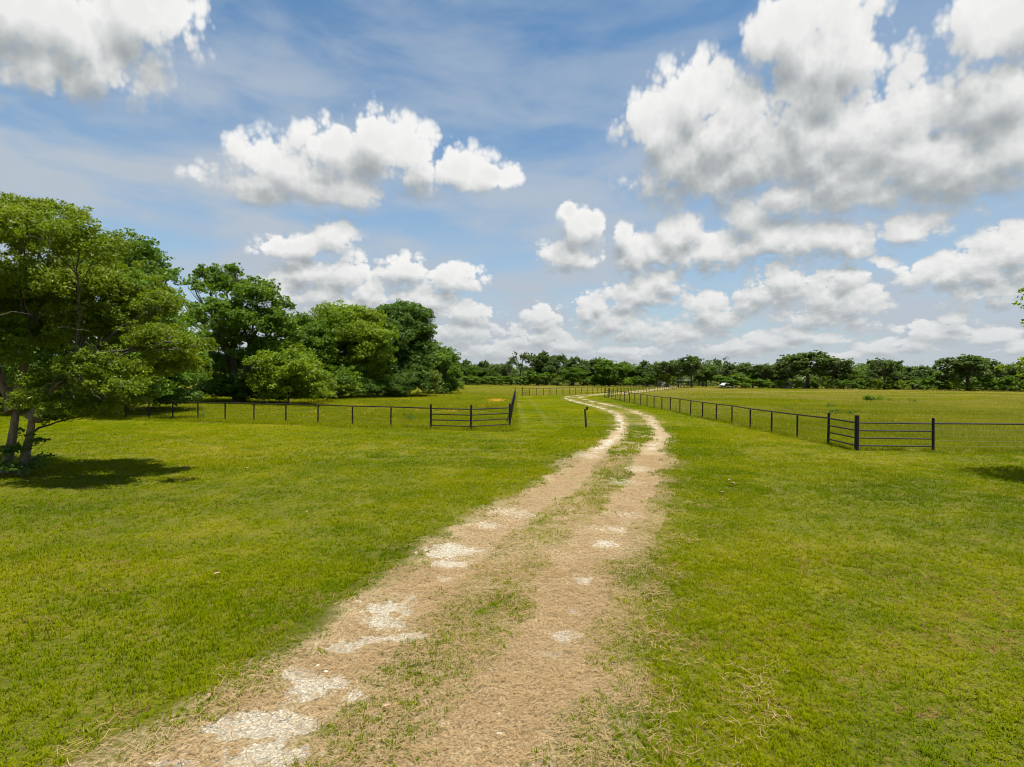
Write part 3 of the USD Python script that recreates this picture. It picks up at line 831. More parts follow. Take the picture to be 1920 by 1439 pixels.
M_LEAF = {
    "olive": leaf_material("leaves_olive", [(0.0, (0.125, 0.185, 0.003)), (0.5, (0.255, 0.315, 0.005)), (1.0, (0.40, 0.40, 0.016))], 0.52),
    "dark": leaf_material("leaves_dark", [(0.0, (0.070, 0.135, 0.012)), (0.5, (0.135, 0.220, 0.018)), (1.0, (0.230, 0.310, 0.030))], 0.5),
    "mid": leaf_material("leaves_mid", [(0.0, (0.090, 0.170, 0.006)), (0.5, (0.180, 0.275, 0.011)), (1.0, (0.300, 0.375, 0.028))], 0.52),
    "light": leaf_material("leaves_light", [(0.0, (0.150, 0.230, 0.005)), (0.5, (0.270, 0.345, 0.009)), (1.0, (0.390, 0.420, 0.030))], 0.52),
    "pale": leaf_material("leaves_pale", [(0.0, (0.150, 0.215, 0.025)), (0.5, (0.265, 0.325, 0.045)), (1.0, (0.420, 0.450, 0.120))], 0.5),
    "far": leaf_material("leaves_far", [(0.0, (0.080, 0.130, 0.020)), (0.5, (0.150, 0.205, 0.028)), (1.0, (0.245, 0.295, 0.042))], 0.46),
}


def bark_material(name, lo, hi):
    g = Graph()
    pos = g.node("geometry", "position")
    n = g.noise(g.vec("multiply", pos, (9.0, 9.0, 2.2)), 1.0, 5, 0.65)
    col = g.node("rgb_ramp", "color", {"fac": n}, ramp=[(0.3, lo), (0.7, hi)])
    nn = g.node("bump", "normal", {"height": n}, strength=0.8, distance=0.04)
    return g.make("/World/Looks/" + name, surface=g.node("principled_bsdf", "BSDF", {"base_color": col, "normal": nn}, roughness=0.9, specular_ior_level=0.15))


M_BARK = bark_material("bark", (0.075, 0.055, 0.035), (0.26, 0.20, 0.13))
M_BARK_DARK = bark_material("bark_dark", (0.035, 0.028, 0.02), (0.13, 0.105, 0.08))


def leaves(rng, centres, outward, size, flat=0.5):
    """One folded leaf per centre, two triangles each, loosely facing outward and up."""
    n = len(centres)
    nrm = outward * 0.55 + np.array([0, 0, flat]) + rng.normal(0, 0.62, (n, 3))
    nrm /= np.linalg.norm(nrm, axis=1, keepdims=True) + 1e-9
    u = np.cross(nrm, rng.normal(0, 1, (n, 3)))
    u /= np.linalg.norm(u, axis=1, keepdims=True) + 1e-9
    w = np.cross(nrm, u)
    L = size * rng.uniform(0.65, 1.35, (n, 1))
    fold = nrm * L * 0.12
    v = np.stack([centres - u * L * 0.5, centres + w * L * 0.30 - fold, centres + u * L * 0.5, centres - w * L * 0.30 - fold], 1).reshape(-1, 3)
    f = (np.arange(n)[:, None, None] * 4 + np.array([(0, 1, 2), (0, 2, 3)])[None]).reshape(-1, 3)
    return v, f


def crown(rng, lobes, per_area, size, sprays=1.0, gap=0.25, fine=1.0):
    """Foliage of sprays gathered on the outside of lobes (cx, cy, cz, rx, ry, rz). Returns the leaves' mesh and the sprays' centres by lobe."""
    cs, os_, centres = [], [], []
    for lobe in lobes:
        c, r = np.array(lobe[:3]), np.array(lobe[3:])
        mean = float(np.prod(r) ** (1 / 3))
        k = max(6, int(sprays * 18 / fine ** 1.7 * (mean / max(mean * 0.40, size * 2.2)) ** 2 * 0.33))
        dirs = rng.normal(0, 1, (k, 3))
        dirs[:, 2] = np.where(dirs[:, 2] < -0.35 * np.abs(dirs[:, :2]).max(1), -dirs[:, 2], dirs[:, 2])
        dirs /= np.linalg.norm(dirs, axis=1, keepdims=True)
        reach = rng.uniform(0.45, 1.05, (k, 1))
        stray = rng.uniform(0, 1, k) < 0.22
        reach[stray] = rng.uniform(1.05, 1.38, (int(stray.sum()), 1))
        sp = c + dirs * r * reach
        centres.append(sp)
        sr = mean * fine * rng.uniform(0.18, 0.50, k)
        sr[stray] *= 0.62
        for q in range(k):
            if rng.uniform() < gap * 0.4:
                continue
            n = max(6, int(per_area * sr[q] ** 2 * 4 * np.pi * 0.55))
            d = rng.normal(0, 1, (n, 3))
            d /= np.linalg.norm(d, axis=1, keepdims=True)
            rad = rng.uniform(0.25, 1.0, (n, 1)) ** 0.45
            stretch = np.array([1.15, 1.15, 0.70]) * rng.uniform(0.7, 1.4, 3)
            pos = sp[q] + d * rad * sr[q] * stretch
            cs.append(pos)
            o = 0.5 * d + 0.5 * dirs[q]
            os_.append(o)
    cs, os_ = np.vstack(cs), np.vstack(os_)
    return leaves(rng, cs, os_, size), centres


FEW = [False]


def limb(rng, a, b, r0, r1, sag=0.1, n=7, sides=7):
    if FEW[0]:
        n, sides = 4, 4
    a, b = np.array(a, float), np.array(b, float)
    t = np.linspace(0, 1, n)[:, None]
    L = np.linalg.norm(b - a)
    bow = rng.normal(0, 1, 3) * L * 0.07 + np.array([0, 0, L * sag])
    wob = rng.normal(0, 1, (n, 3)) * L * 0.018
    wob[0] = wob[-1] = 0
    p = a + (b - a) * t + bow * (4 * t * (1 - t)) * 0.6 + wob
    return tube(p, r0 + (r1 - r0) * t[:, 0] ** 0.8, sides)


def build_tree(root, rng, lobes, per_area, size, leaf, bark, stems, fork, r0, twigs=3, gap=0.25, sprays=1.0, twig_r=0.02, extra=(), fine=0.78, limb_r=0.36, arm_bark=None):
    """Trunk(s), limbs to every lobe, twigs to some sprays, and a crown, as parts of root (coordinates relative to root)."""
    lv, cen = crown(rng, lobes, per_area, size, sprays, gap, fine)
    wood = []
    for foot, top in stems:
        foot, top = np.array(foot, float), np.array(top, float)
        n = 7
        t = np.linspace(0, 1, n)
        p = foot + (top - foot) * t[:, None] + rng.normal(0, 0.009, (n, 3)) * np.linalg.norm(top - foot) * (t * (1 - t) * 4)[:, None]
        wood.append(tube(p, r0 * (1.0 - 0.45 * t + 0.5 * np.exp(-t * 14)), 10))
    part(root, "trunk", join(wood), bark, 50)
    tops = np.array([s[1] for s in stems], float)
    arms = []
    for lobe, sp in zip(lobes, cen):
        c = np.array(lobe[:3])
        k = int(np.argmin(np.linalg.norm(tops - c, axis=1) + rng.uniform(0, 0.6, len(tops))))
        hgt = rng.uniform(0.70, 1.0)
        foot = np.array(stems[k][0], float)
        a = foot + (tops[k] - foot) * hgt
        L = np.linalg.norm(c - a)
        ra = max(r0 * limb_r * min(1.0, 0.55 + L / 12), twig_r)
        arms.append(limb(rng, a, c, ra, ra * 0.35, 0.06))
        for s in sp[:: max(1, len(sp) // max(1, twigs))]:
            arms.append(limb(rng, a + (c - a) * rng.uniform(0.55, 1.0), s, ra * 0.32, twig_r * 0.4, 0.05, 5, 5))
    arms += list(extra)
    if arms:
        part(root, "branches", join(arms), arm_bark or bark, 60)
    part(root, "crown", lv, leaf)


def px_lobes(depth, spec, base, jitter, rng, deep=1.0):
    """Lobes given as (x, y, half width, half height in the photograph, extra depth) at a distance, relative to base."""
    out = []
    for row in spec:
        x, y, rx = row[:3]
        ry = row[3] if len(row) > 3 else rx * 0.8
        dy = row[4] if len(row) > 4 else rng.normal(0, jitter)
        c = at_depth(x, y, depth + dy)
        s = (depth + dy) / FOC
        out.append((*(c - base), rx * s, rx * s * deep, ry * s))
    return out


def base_at(px, depth):
    p = at_depth(px, 710, depth)
    return np.array([p[0], p[1], on_ground(p[0], p[1])])


# --- the big tree at the left edge, forked trunk, drooping right side
rng = np.random.default_rng(101)
D = 17.0
B = base_at(12, D)
lob = px_lobes(D, [(40, 455, 105, 66), (150, 470, 80, 50), (-90, 430, 120, 80), (205, 545, 72, 48), (120, 545, 95, 60), (10, 555, 100, 60), (-120, 560, 110, 80), (235, 610, 66, 42), (160, 620, 78, 46), (60, 640, 80, 44), (-60, 660, 90, 60),
                       (255, 665, 62, 40), (190, 690, 70, 34), (110, 715, 62, 28), (295, 640, 52, 34), (215, 730, 60, 30), (140, 757, 55, 22), (60, 585, 80, 50), (-220, 520, 130, 110), (-180, 660, 120, 80), (20, 400, 62, 32), (95, 405, 56, 30), (290, 700, 44, 28), (330, 665, 44, 28), (365, 650, 34, 20), (350, 690, 34, 22), (300, 580, 46, 30), (265, 560, 50, 34), (185, 775, 36, 14), (105, 785, 30, 18), (130, 768, 50, 22), (80, 755, 50, 26), (185, 760, 45, 20), (235, 748, 45, 22)], B, 1.05, rng)
t = thing("tree", "big leaning yellow-green tree with forked pale trunk at the left edge", "tree", B)
stems = [((-0.08, 0, -0.2), (0.24, 0.1, 2.1)), ((0.42, 0.02, -0.2), (0.80, -0.05, 1.7)), ((0.22, 0.1, 1.95), (0.42, 0.3, 4.4)), ((0.18, 0.05, 1.8), (-1.1, 0.3, 4.4)), ((0.78, -0.05, 1.6), (2.0, 0.2, 3.3))]
bare_twigs = []
for (x0, y0, x1, y1) in ((75, 735, 128, 700), (90, 740, 118, 715), (150, 700, 195, 752), (170, 720, 200, 745), (0, 592, 60, 590), (110, 615, 170, 622), (160, 640, 210, 690), (100, 690, 160, 690)):
    bare_twigs.append(limb(rng, at_depth(x0, y0, D - 2.3) - B, at_depth(x1, y1, D - 2.6) - B, 0.018, 0.005, 0.1, 6, 5))
build_tree(t, rng, lob, 330, 0.080, M_LEAF["olive"], M_BARK, stems, 2.0, 0.15, twigs=5, gap=0.35, sprays=1.2, extra=bare_twigs, fine=0.58, limb_r=0.34, arm_bark=M_BARK_DARK)
# sprouts round its foot
sb = base_at(40, 16.4)
t = thing("shrub", "dark leafy sprouts round the foot of the forked trunk at the left edge", "shrub", sb)
lob = px_lobes(16.4, [(20, 850, 26, 20), (60, 832, 26, 10), (75, 862, 22, 10), (45, 880, 30, 14), (0, 880, 30, 24), (85, 829, 14, 6), (40, 815, 18, 12)], sb, 0.35, rng)
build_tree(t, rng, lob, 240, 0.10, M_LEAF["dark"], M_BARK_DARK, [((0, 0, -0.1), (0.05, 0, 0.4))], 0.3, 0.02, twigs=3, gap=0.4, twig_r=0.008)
# low spray hanging over the lawn in front of the trunk
# --- dark tree behind it, beyond the fence
rng = np.random.default_rng(102)
D = 43.0
B = base_at(190, D)
lob = px_lobes(D, [(255, 480, 46, 34), (215, 500, 60, 44), (290, 520, 40, 30), (170, 540, 70, 50), (260, 560, 60, 44), (310, 570, 26, 18), (320, 610, 40, 26), (230, 620, 80, 50), (345, 645, 42, 26), (300, 665, 60, 36), (355, 680, 36, 28), (240, 690, 70, 40), (140, 640, 80, 60), (90, 560, 80, 60), (60, 660, 80, 60),
                       (330, 720, 44, 28), (280, 735, 50, 24), (200, 735, 70, 30), (110, 730, 80, 36), (20, 730, 70, 40), (-40, 640, 90, 80)], B, 2.5, rng)
t = thing("tree", "tall bushy deep green tree behind the left fence, half hidden by the leaning tree", "tree", B)
build_tree(t, rng, lob, 38.0, 0.235, M_LEAF["mid"], M_BARK_DARK, [((0, 0, -0.3), (0.2, 0, 4.2))], 3.5, 0.33, twigs=4, gap=0.3, sprays=1.15, twig_r=0.03)
# --- tall tree with broken outline
rng = np.random.default_rng(103)
D = 62.0
B = base_at(445, D)
lob = px_lobes(D, [(q[0], q[1], q[2] * 0.9, q[3] * 0.9) for q in [(395, 520, 34, 22), (440, 510, 22, 16), (425, 545, 50, 36), (365, 540, 24, 16), (345, 570, 20, 12), (480, 560, 46, 34), (500, 540, 22, 18), (525, 575, 26, 18), (400, 590, 46, 32), (365, 605, 30, 16), (460, 610, 56, 40), (520, 615, 36, 36), (420, 640, 46, 36), (385, 650, 30, 26), (490, 660, 46, 40), (440, 690, 46, 34), (400, 690, 34, 30), (545, 625, 22, 24),
                       (440, 730, 50, 26), (400, 725, 30, 26), (480, 720, 40, 30), (335, 600, 14, 8), (350, 640, 16, 9)]], B, 2.2, rng)
t = thing("tree", "tallest dark tree with a ragged crown behind the left fence", "tree", B)
build_tree(t, rng, lob, 34.0, 0.29, M_LEAF["mid"], M_BARK_DARK, [((0, 0, -0.3), (-0.6, 0, 6.0)), ((0.3, 0, -0.3), (1.6, 0, 6.5))], 5, 0.42, twigs=4, gap=0.35, sprays=1.25, twig_r=0.04)


def group_tree(seed, px, D, spec, label, leaf, size, area, trunk_h, r0, jitter=1.5, name="tree", category="tree", gap=0.25, sprays=1.1, deep=1.0):
    rng = np.random.default_rng(seed)
    B = base_at(px, D)
    t = thing(name, label, category, B)
    lob = px_lobes(D, [(q[0], q[1], q[2] * 1.22, q[3] * 1.22) for q in spec], B, jitter, rng, deep)
    build_tree(t, rng, lob, area * 5.0, size * 0.72, M_LEAF[leaf], M_BARK_DARK, [((0, 0, -0.3), (0.1, 0, trunk_h))], trunk_h, r0, twigs=3, gap=gap, sprays=sprays, twig_r=0.03)
    return t


group_tree(104, 575, 72.0, [(570, 610, 22, 16), (555, 630, 30, 22), (590, 640, 30, 28), (560, 665, 34, 30), (600, 680, 30, 30), (575, 710, 36, 30), (545, 700, 26, 24), (590, 735, 30, 16)], "slender tree between the ragged tall tree and the bright rounded tree", "mid", 0.42, 5.5, 5.0, 0.22)
group_tree(105, 660, 76.0, [(640, 600, 40, 22), (680, 605, 34, 22), (620, 625, 32, 26), (665, 640, 46, 34), (705, 640, 30, 24), (630, 660, 36, 30), (690, 670, 40, 30), (655, 695, 46, 30), (715, 690, 22, 26), (620, 700, 26, 24), (670, 725, 44, 20), (635, 725, 30, 20)], "bright yellow-green rounded tree in the middle of the left group", "light", 0.42, 5.6, 5.0, 0.3, 2.0)
group_tree(106, 755, 84.0, [(750, 590, 34, 16), (730, 605, 32, 26), (775, 605, 28, 24), (750, 630, 42, 30), (785, 640, 22, 30), (720, 650, 30, 30), (760, 670, 40, 34), (790, 685, 20, 28), (735, 695, 36, 30), (770, 715, 36, 24), (735, 725, 30, 16)], "dense dark domed tree right of the bright rounded tree", "dark", 0.45, 5.6, 6.0, 0.35, 2.0, gap=0.12, sprays=1.3)
group_tree(107, 828, 98.0, [(822, 660, 18, 12), (815, 680, 22, 18), (840, 680, 18, 16), (825, 700, 26, 20), (848, 700, 14, 16), (815, 720, 24, 14), (838, 724, 20, 12)], "smaller rounded tree ending the left group beside the open field", "mid", 0.48, 4.8, 4.0, 0.22, 1.5, gap=0.2)
group_tree(108, 540, 57.0, [(520, 660, 30, 20), (500, 685, 26, 20), (545, 680, 34, 24), (570, 700, 30, 20), (530, 710, 40, 20), (560, 725, 40, 16), (595, 715, 22, 18), (515, 730, 26, 16), (585, 738, 28, 10), (550, 742, 34, 10), (520, 745, 26, 8)], "pale leafy bush spilling out in front of the ragged tall tree", "light", 0.33, 8.0, 1.2, 0.10, 1.0, "shrub", "shrub")
group_tree(109, 613, 63.0, [(605, 718, 16, 14), (618, 728, 14, 13), (600, 738, 14, 10), (614, 744, 14, 7)], "small feathery olive bush in front of the bright rounded tree", "pale", 0.26, 9.0, 0.6, 0.06, 0.5, "shrub", "shrub")
group_tree(110, 690, 74.0, [(665, 722, 18, 12), (690, 728, 20, 12), (705, 735, 12, 8), (675, 738, 18, 8)], "low dark bush at the foot of the bright rounded tree", "dark", 0.32, 8.0, 0.6, 0.06, 0.6, "shrub", "shrub")
group_tree(111, 800, 86.0, [(795, 705, 16, 16), (808, 718, 16, 14), (785, 725, 20, 12), (810, 732, 14, 8)], "grey-green bush at the foot of the dark domed tree", "pale", 0.34, 7.0, 0.6, 0.06, 0.6, "shrub", "shrub")
group_tree(112, 858, 99.0, [(856, 722, 10, 8), (863, 728, 8, 7), (850, 732, 10, 5)], "little bush at the right tip of the left tree group", "pale", 0.36, 7.0, 0.6, 0.06, 0.4, "shrub", "shrub")
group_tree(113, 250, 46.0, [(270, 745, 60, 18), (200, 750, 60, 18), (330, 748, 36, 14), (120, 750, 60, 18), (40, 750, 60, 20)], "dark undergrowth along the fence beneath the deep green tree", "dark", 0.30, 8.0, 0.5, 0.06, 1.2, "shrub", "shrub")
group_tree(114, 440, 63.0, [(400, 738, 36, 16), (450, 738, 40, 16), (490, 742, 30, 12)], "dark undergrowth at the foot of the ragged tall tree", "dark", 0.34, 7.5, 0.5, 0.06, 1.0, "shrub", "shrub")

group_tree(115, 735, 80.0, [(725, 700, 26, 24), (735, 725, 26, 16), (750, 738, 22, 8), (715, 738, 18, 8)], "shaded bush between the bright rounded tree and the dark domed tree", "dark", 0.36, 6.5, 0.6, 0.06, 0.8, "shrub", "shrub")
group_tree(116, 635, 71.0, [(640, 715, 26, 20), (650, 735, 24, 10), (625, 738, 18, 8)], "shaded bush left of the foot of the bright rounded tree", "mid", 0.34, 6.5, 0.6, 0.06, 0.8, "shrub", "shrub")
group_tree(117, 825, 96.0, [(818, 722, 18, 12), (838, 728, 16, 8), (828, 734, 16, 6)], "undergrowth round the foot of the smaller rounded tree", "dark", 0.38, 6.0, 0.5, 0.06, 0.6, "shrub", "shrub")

# the tree standing just outside the picture on the right; only twigs and its shade come into view
rng = np.random.default_rng(120)
B = np.array([16.95, 16.6, 0.0]); B[2] = on_ground(*B[:2])
lob = [(0, 0, 4.6, 1.7, 1.7, 1.3), (-1.0, 0.3, 3.2, 1.05, 1.1, 0.6), (1.3, 0.4, 4.0, 1.5, 1.5, 1.1), (0.3, -1.0, 3.4, 1.2, 1.2, 0.9), (-0.2, 0.4, 5.9, 1.3, 1.3, 1.0), (0.6, 1.2, 3.5, 1.2, 1.2, 0.9), (-1.35, -0.5, 4.7, 0.75, 0.8, 0.4), (-1.75, 0.4, 3.0, 0.5, 0.5, 0.22)]
t = thing("tree", "leafy twigs of a tree reaching in at the right edge", "tree", B)
build_tree(t, rng, lob, 105, 0.12, M_LEAF["light"], M_BARK, [((0, 0, -0.2), (0.1, 0, 2.4))], 2.0, 0.16, twigs=4, gap=0.9)

# ------------------------------------------------------------------ far line of trees: a few kinds, each tree its own thing
def rand_lobes(rng, kind):
    """Lobes of a tree 10 m high and about 10 m wide standing at the origin."""
    out = []
    if kind == "oak":
        for k in range(24):
            a, rad = rng.uniform(0, 6.28), 3.4 * math.sqrt(rng.uniform(0, 1))
            z = 3.4 + 5.2 * math.sqrt(max(0, 1 - (rad / 4.3) ** 2)) * rng.uniform(0.0, 1.0)
            r = rng.uniform(0.9, 1.55)
            out.append((rad * math.cos(a) * 1.15, rad * math.sin(a) * 1.15, z, r * 1.2, r * 1.2, r * 0.78))
    elif kind == "round":
        for k in range(18):
            a, rad = rng.uniform(0, 6.28), 3.6 * math.sqrt(rng.uniform(0, 1))
            z = 1.6 + (7.0 * math.sqrt(max(0, 1 - (rad / 4.3) ** 2))) * rng.uniform(0.05, 1.0)
            r = rng.uniform(1.2, 1.8)
            out.append((rad * math.cos(a), rad * math.sin(a), z, r * 1.1, r * 1.1, r * 0.9))
    elif kind == "gappy":
        for k in range(12):
            a, rad = rng.uniform(0, 6.28), 3.6 * math.sqrt(rng.uniform(0.05, 1))
            z = rng.uniform(4.5, 9.2)
            r = rng.uniform(0.7, 1.25)
            out.append((rad * math.cos(a), rad * math.sin(a), z, r * 1.2, r * 1.2, r * 0.7))
    else:
        for k in range(12):
            a, rad = rng.uniform(0, 6.28), 4.0 * math.sqrt(rng.uniform(0, 1))
            z = 0.8 + rng.uniform(0.0, 7.6) * math.sqrt(max(0.05, 1 - (rad / 4.6) ** 2))
            r = rng.uniform(1.2, 2.0)
            out.append((rad * math.cos(a), rad * math.sin(a), z, r * 1.2, r * 1.2, r * 0.9))
    return out


UsdGeom.Scope.Define(stage, "/World/Kinds")
KINDS = {}
FEW[0] = True
for name, kind, leaf, seed, size, area, gap in (("oak_a", "oak", "far", 1, 0.55, 4.2, 0.35), ("oak_b", "oak", "far", 2, 0.55, 4.2, 0.3), ("round_a", "round", "far", 3, 0.6, 3.6, 0.15), ("round_b", "round", "mid", 4, 0.6, 3.6, 0.15),
                                                ("gappy_a", "gappy", "far", 5, 0.5, 4.6, 0.4), ("bush_a", "bush", "mid", 6, 0.85, 2.4, 0.15), ("bush_b", "bush", "light", 7, 0.85, 2.4, 0.15), ("bush_c", "bush", "pale", 8, 0.85, 2.4, 0.15)):
    p = stage.CreateClassPrim("/World/Kinds/" + name)
    p.SetTypeName("Xform")
    rng = np.random.default_rng(500 + seed)
    th = 5.2 if kind in ("oak", "gappy") else 3.0 if kind == "round" else 0.8
    build_tree(p, rng, rand_lobes(rng, kind), area * 7.0, size * 0.75, M_LEAF[leaf], M_BARK_DARK, [((0, 0, -0.3), (0.15, 0, th))], th, 0.36 if kind != "bush" else 0.12, twigs=2 if kind != "gappy" else 4, gap=gap, sprays=0.9, twig_r=0.04)
    KINDS[name] = p


def far_base(px):
    """Pixel row of the foot of the far trees and their distance."""
    foot = np.interp(px, [850, 960, 1180, 1340, 1480, 1700, 1930], [722.0, 723.5, 725.5, 728.0, 729.5, 732.0, 735.5])
    return ground_at(px, foot)[1]


def copy_tree(kind, px, top, width, label, group=None, back=0.0, category="tree", name=None):
    D = far_base(px) + back
    p = at_depth(px, top, D)
    h = p[2]
    x = thing(name or ("shrub" if kind.startswith("bush") else "tree"), label, category, (p[0], p[1], on_ground(p[0], p[1])), group)
    rng = np.random.default_rng(int(px * 7 + top))
    UsdGeom.Xformable(x).AddRotateZOp().Set(float(rng.uniform(0, 360)))
    wid = width * D / FOC
    UsdGeom.Xformable(x).AddScaleOp().Set(Gf.Vec3f(wid / 9.0, wid / 9.0, h / 9.1))
    x.GetReferences().AddInternalReference(KINDS[kind].GetPath())
    x.SetInstanceable(True)
    return x


MARKS = [(957, "the slim dark tree"), (1008, "the tallest flat-topped oak"), (1142, "the broad rounded tree above the bend"), (1250, "the dark oak over the pale shed"), (1297, "the tall knobbly oak"), (1351, "the thin airy tree"), (1515, "the widest spreading oak"), (1658, "the dark oak above the pale green bush"), (1816, "the great domed oak")]
ORDER = ["", "second ", "third ", "fourth ", "fifth ", "sixth ", "seventh ", "eighth ", "ninth ", "tenth "]


def labels(pxs, noun):
    """A label for each, counted off from the nearest tree that stands out."""
    out, sides = {}, {}
    for px in pxs:
        m = min(MARKS, key=lambda q: abs(q[0] - px))
        sides.setdefault((m, px > m[0]), []).append(px)
    for (m, right), given in sides.items():
        for k, px in enumerate(sorted(given, key=lambda q: abs(q - m[0]))):
            out[px] = f"{noun}, {ORDER[k]}one {'right' if right else 'left'} of {m[1]}".replace(", one", ", first one")
    return out


# the ones that stand out
copy_tree("oak_a", 1008, 656, 44, "tallest flat-topped oak above the far trees left of the bend", back=6)
copy_tree("gappy_a", 976, 664, 38, "gappy oak with sky showing beside the tallest flat-topped oak", back=6)
copy_tree("round_b", 1142, 667, 66, "broad rounded tree straight above the bend of the track")
copy_tree("oak_b", 1297, 664, 48, "tall knobbly dark oak right of the low open shelter")
copy_tree("oak_a", 1250, 672, 44, "dark oak standing over the pale shed")
copy_tree("gappy_a", 1351, 674, 34, "thin airy tree with sky showing right of the knobbly oak", back=8)
copy_tree("oak_b", 1515, 656, 96, "widest spreading oak in the far tree line on the right")
copy_tree("oak_a", 1658, 667, 58, "dark oak left of a pale green bush in the far right tree line")
copy_tree("oak_b", 1816, 663, 96, "great domed oak towards the right end of the far tree line")
copy_tree("gappy_a", 957, 675, 22, "slim dark tree left of the gappy oak")
FILL = ((1024, 661, 34, "round_a"), (1045, 662, 36, "oak_b"), (1072, 671, 44, "round_a"), (872, 676, 30, "round_a"), (888, 680, 28, "round_b"), (906, 678, 36, "round_a"), (925, 684, 26, "round_b"), (940, 679, 26, "oak_a"), (1094, 676, 34, "round_a"), (1115, 674, 32, "round_a"),
                           (1171, 680, 30, "round_a"), (1190, 680, 30, "round_b"), (1213, 678, 34, "round_a"), (1232, 680, 26, "round_a"), (1272, 673, 26, "oak_a"), (1325, 681, 30, "round_b"), (1318, 684, 26, "round_a"), (1368, 684, 30, "round_a"),
                           (1392, 682, 46, "round_a"), (1412, 684, 36, "round_b"), (1430, 678, 36, "oak_a"), (1452, 684, 34, "round_a"), (1470, 676, 40, "oak_b"), (1562, 668, 50, "oak_a"), (1582, 682, 36, "round_a"), (1600, 688, 30, "round_b"), (1684, 682, 44, "round_b"), (1632, 694, 26, "round_a"),
                           (1712, 689, 40, "round_a"), (1738, 687, 40, "round_a"), (1762, 689, 34, "round_b"), (1780, 692, 34, "round_a"), (1872, 690, 40, "round_a"), (1895, 680, 60, "oak_a"), (1925, 684, 50, "round_b"), (1856, 694, 34, "round_b"), (1950, 672, 60, "oak_b"), (1985, 680, 60, "round_a"))
TELL = labels([f[0] for f in FILL], "middling far tree")
for px, top, w, k in FILL:
    copy_tree(k, px, top, w * 1.28, TELL[px], "middling trees of the far tree line", back=float(np.random.default_rng(px).uniform(2, 14)))
copy_tree("bush_c", 1044, 707, 17, "small rounded olive bush in front of the far trees", category="shrub")
copy_tree("bush_b", 1037, 696, 16, "bright yellow-green bush behind the small rounded olive bush", back=3, category="shrub")
copy_tree("bush_a", 1366, 696, 56, "broad dark green bush right of the white car by the shed", category="shrub", back=-6)
copy_tree("bush_b", 1244, 696, 30, "bright leafy bush at the left of the pale shed", category="shrub", back=-1)
copy_tree("bush_b", 1644, 708, 24, "pale green bush under the dark oak on the right", category="shrub", back=-3)
HEDGE = ((878, 700, 34, "bush_a"), (902, 702, 34, "bush_a"), (930, 700, 36, "bush_a"), (958, 702, 36, "bush_a"), (985, 703, 34, "bush_b"), (1010, 690, 44, "bush_a"), (1076, 684, 50, "round_b"), (1102, 700, 40, "bush_a"), (1128, 704, 36, "bush_a"), (1154, 702, 36, "bush_a"), (1182, 704, 36, "bush_b"), (1206, 702, 34, "bush_a"), (1228, 698, 34, "bush_a"),
         (1398, 704, 34, "bush_b"), (1424, 706, 38, "bush_a"), (1450, 712, 24, "bush_a"), (1466, 710, 28, "bush_b"), (1500, 712, 24, "bush_b"), (1526, 714, 20, "bush_a"), (1551, 710, 18, "bush_b"), (1575, 708, 26, "bush_a"), (1600, 706, 34, "bush_a"), (1620, 714, 22, "bush_a"), (1664, 714, 24, "bush_a"), (1690, 710, 42, "bush_b"), (1730, 703, 40, "bush_a"), (1762, 708, 30, "bush_a"), (1795, 706, 34, "bush_b"), (1830, 713, 30, "bush_b"), (1855, 712, 28, "bush_a"), (1880, 700, 46, "bush_a"), (1908, 712, 34, "bush_b"), (1940, 704, 40, "bush_a"))
TELL = labels([f[0] for f in HEDGE], "green field-edge bush")
for px, top, w, k in HEDGE:
    copy_tree(k, px, top, w, TELL[px], "bushes along the far edge of the fields", back=-2.0 if px > 1380 else 0.0, category="shrub")

# far wood behind, reads as one mass
rng = np.random.default_rng(77)
N_WOOD = 3200
ang = rng.uniform(-1.15, 1.15, N_WOOD)
rad = rng.uniform(214, 285, N_WOOD)
crest = 0.55 + 0.75 * meshkit.fbm(np.column_stack([ang * 22, ang * 0, ang * 0]), 3, 4)
hh = 7.7 * rng.uniform(0.03, 1.0, N_WOOD) ** 0.8 * crest
cc = np.column_stack([rad * np.sin(ang), rad * np.cos(ang), hh])
pts, outs = [], []
for c in cc:
    d = rng.normal(0, 1, (40, 3)); d /= np.linalg.norm(d, axis=1, keepdims=True)
    pts.append(c + d * np.array([3.6, 3.6, 1.9]) * rng.uniform(0.4, 1.0, (40, 1))); outs.append(d)
wood = usdkit.mesh(stage, "/World/far_wood", leaves(rng, np.vstack(pts), np.vstack(outs), 1.25), M_LEAF["far"]).GetPrim()
tag(wood, "far-off wood closing the horizon behind the tree line", "wood", None, "stuff")

# ------------------------------------------------------------------ what stands by the far trees
def plain(name, colour, rough=0.8, scale=3.0, worn=0.18):
    g = Graph()
    n = g.noise(g.node("geometry", "position"), scale, 4, 0.6)
    col = g.mix(g.smooth(n, 0.4, 0.7, 0.0, 1.0), colour, tuple(c * (1 - worn) for c in colour))
    return g.make("/World/Looks/" + name, surface=g.node("principled_bsdf", "BSDF", {"base_color": col}, roughness=rough))


M_SHED = plain("shed_paint", (0.46, 0.47, 0.40))
M_ROOF = plain("metal_roof", (0.55, 0.54, 0.50), 0.5)
M_WHITE = plain("white_paint", (0.62, 0.62, 0.60), 0.4)
M_GLASS = usdkit.material(stage, "/World/Looks/dark_glass", {"p": ("principled_bsdf", {"base_color": (0.02, 0.025, 0.03), "roughness": 0.08})}, surface="p.BSDF")
M_TYRE = usdkit.material(stage, "/World/Looks/tyre", {"p": ("principled_bsdf", {"base_color": (0.02, 0.02, 0.02), "roughness": 0.9})}, surface="p.BSDF")
M_RED = plain("rusty_roof", (0.34, 0.20, 0.12), 0.7)


def stand(px, depth):
    p = at_depth(px, 710, depth)
    return (p[0], p[1], on_ground(p[0], p[1]))


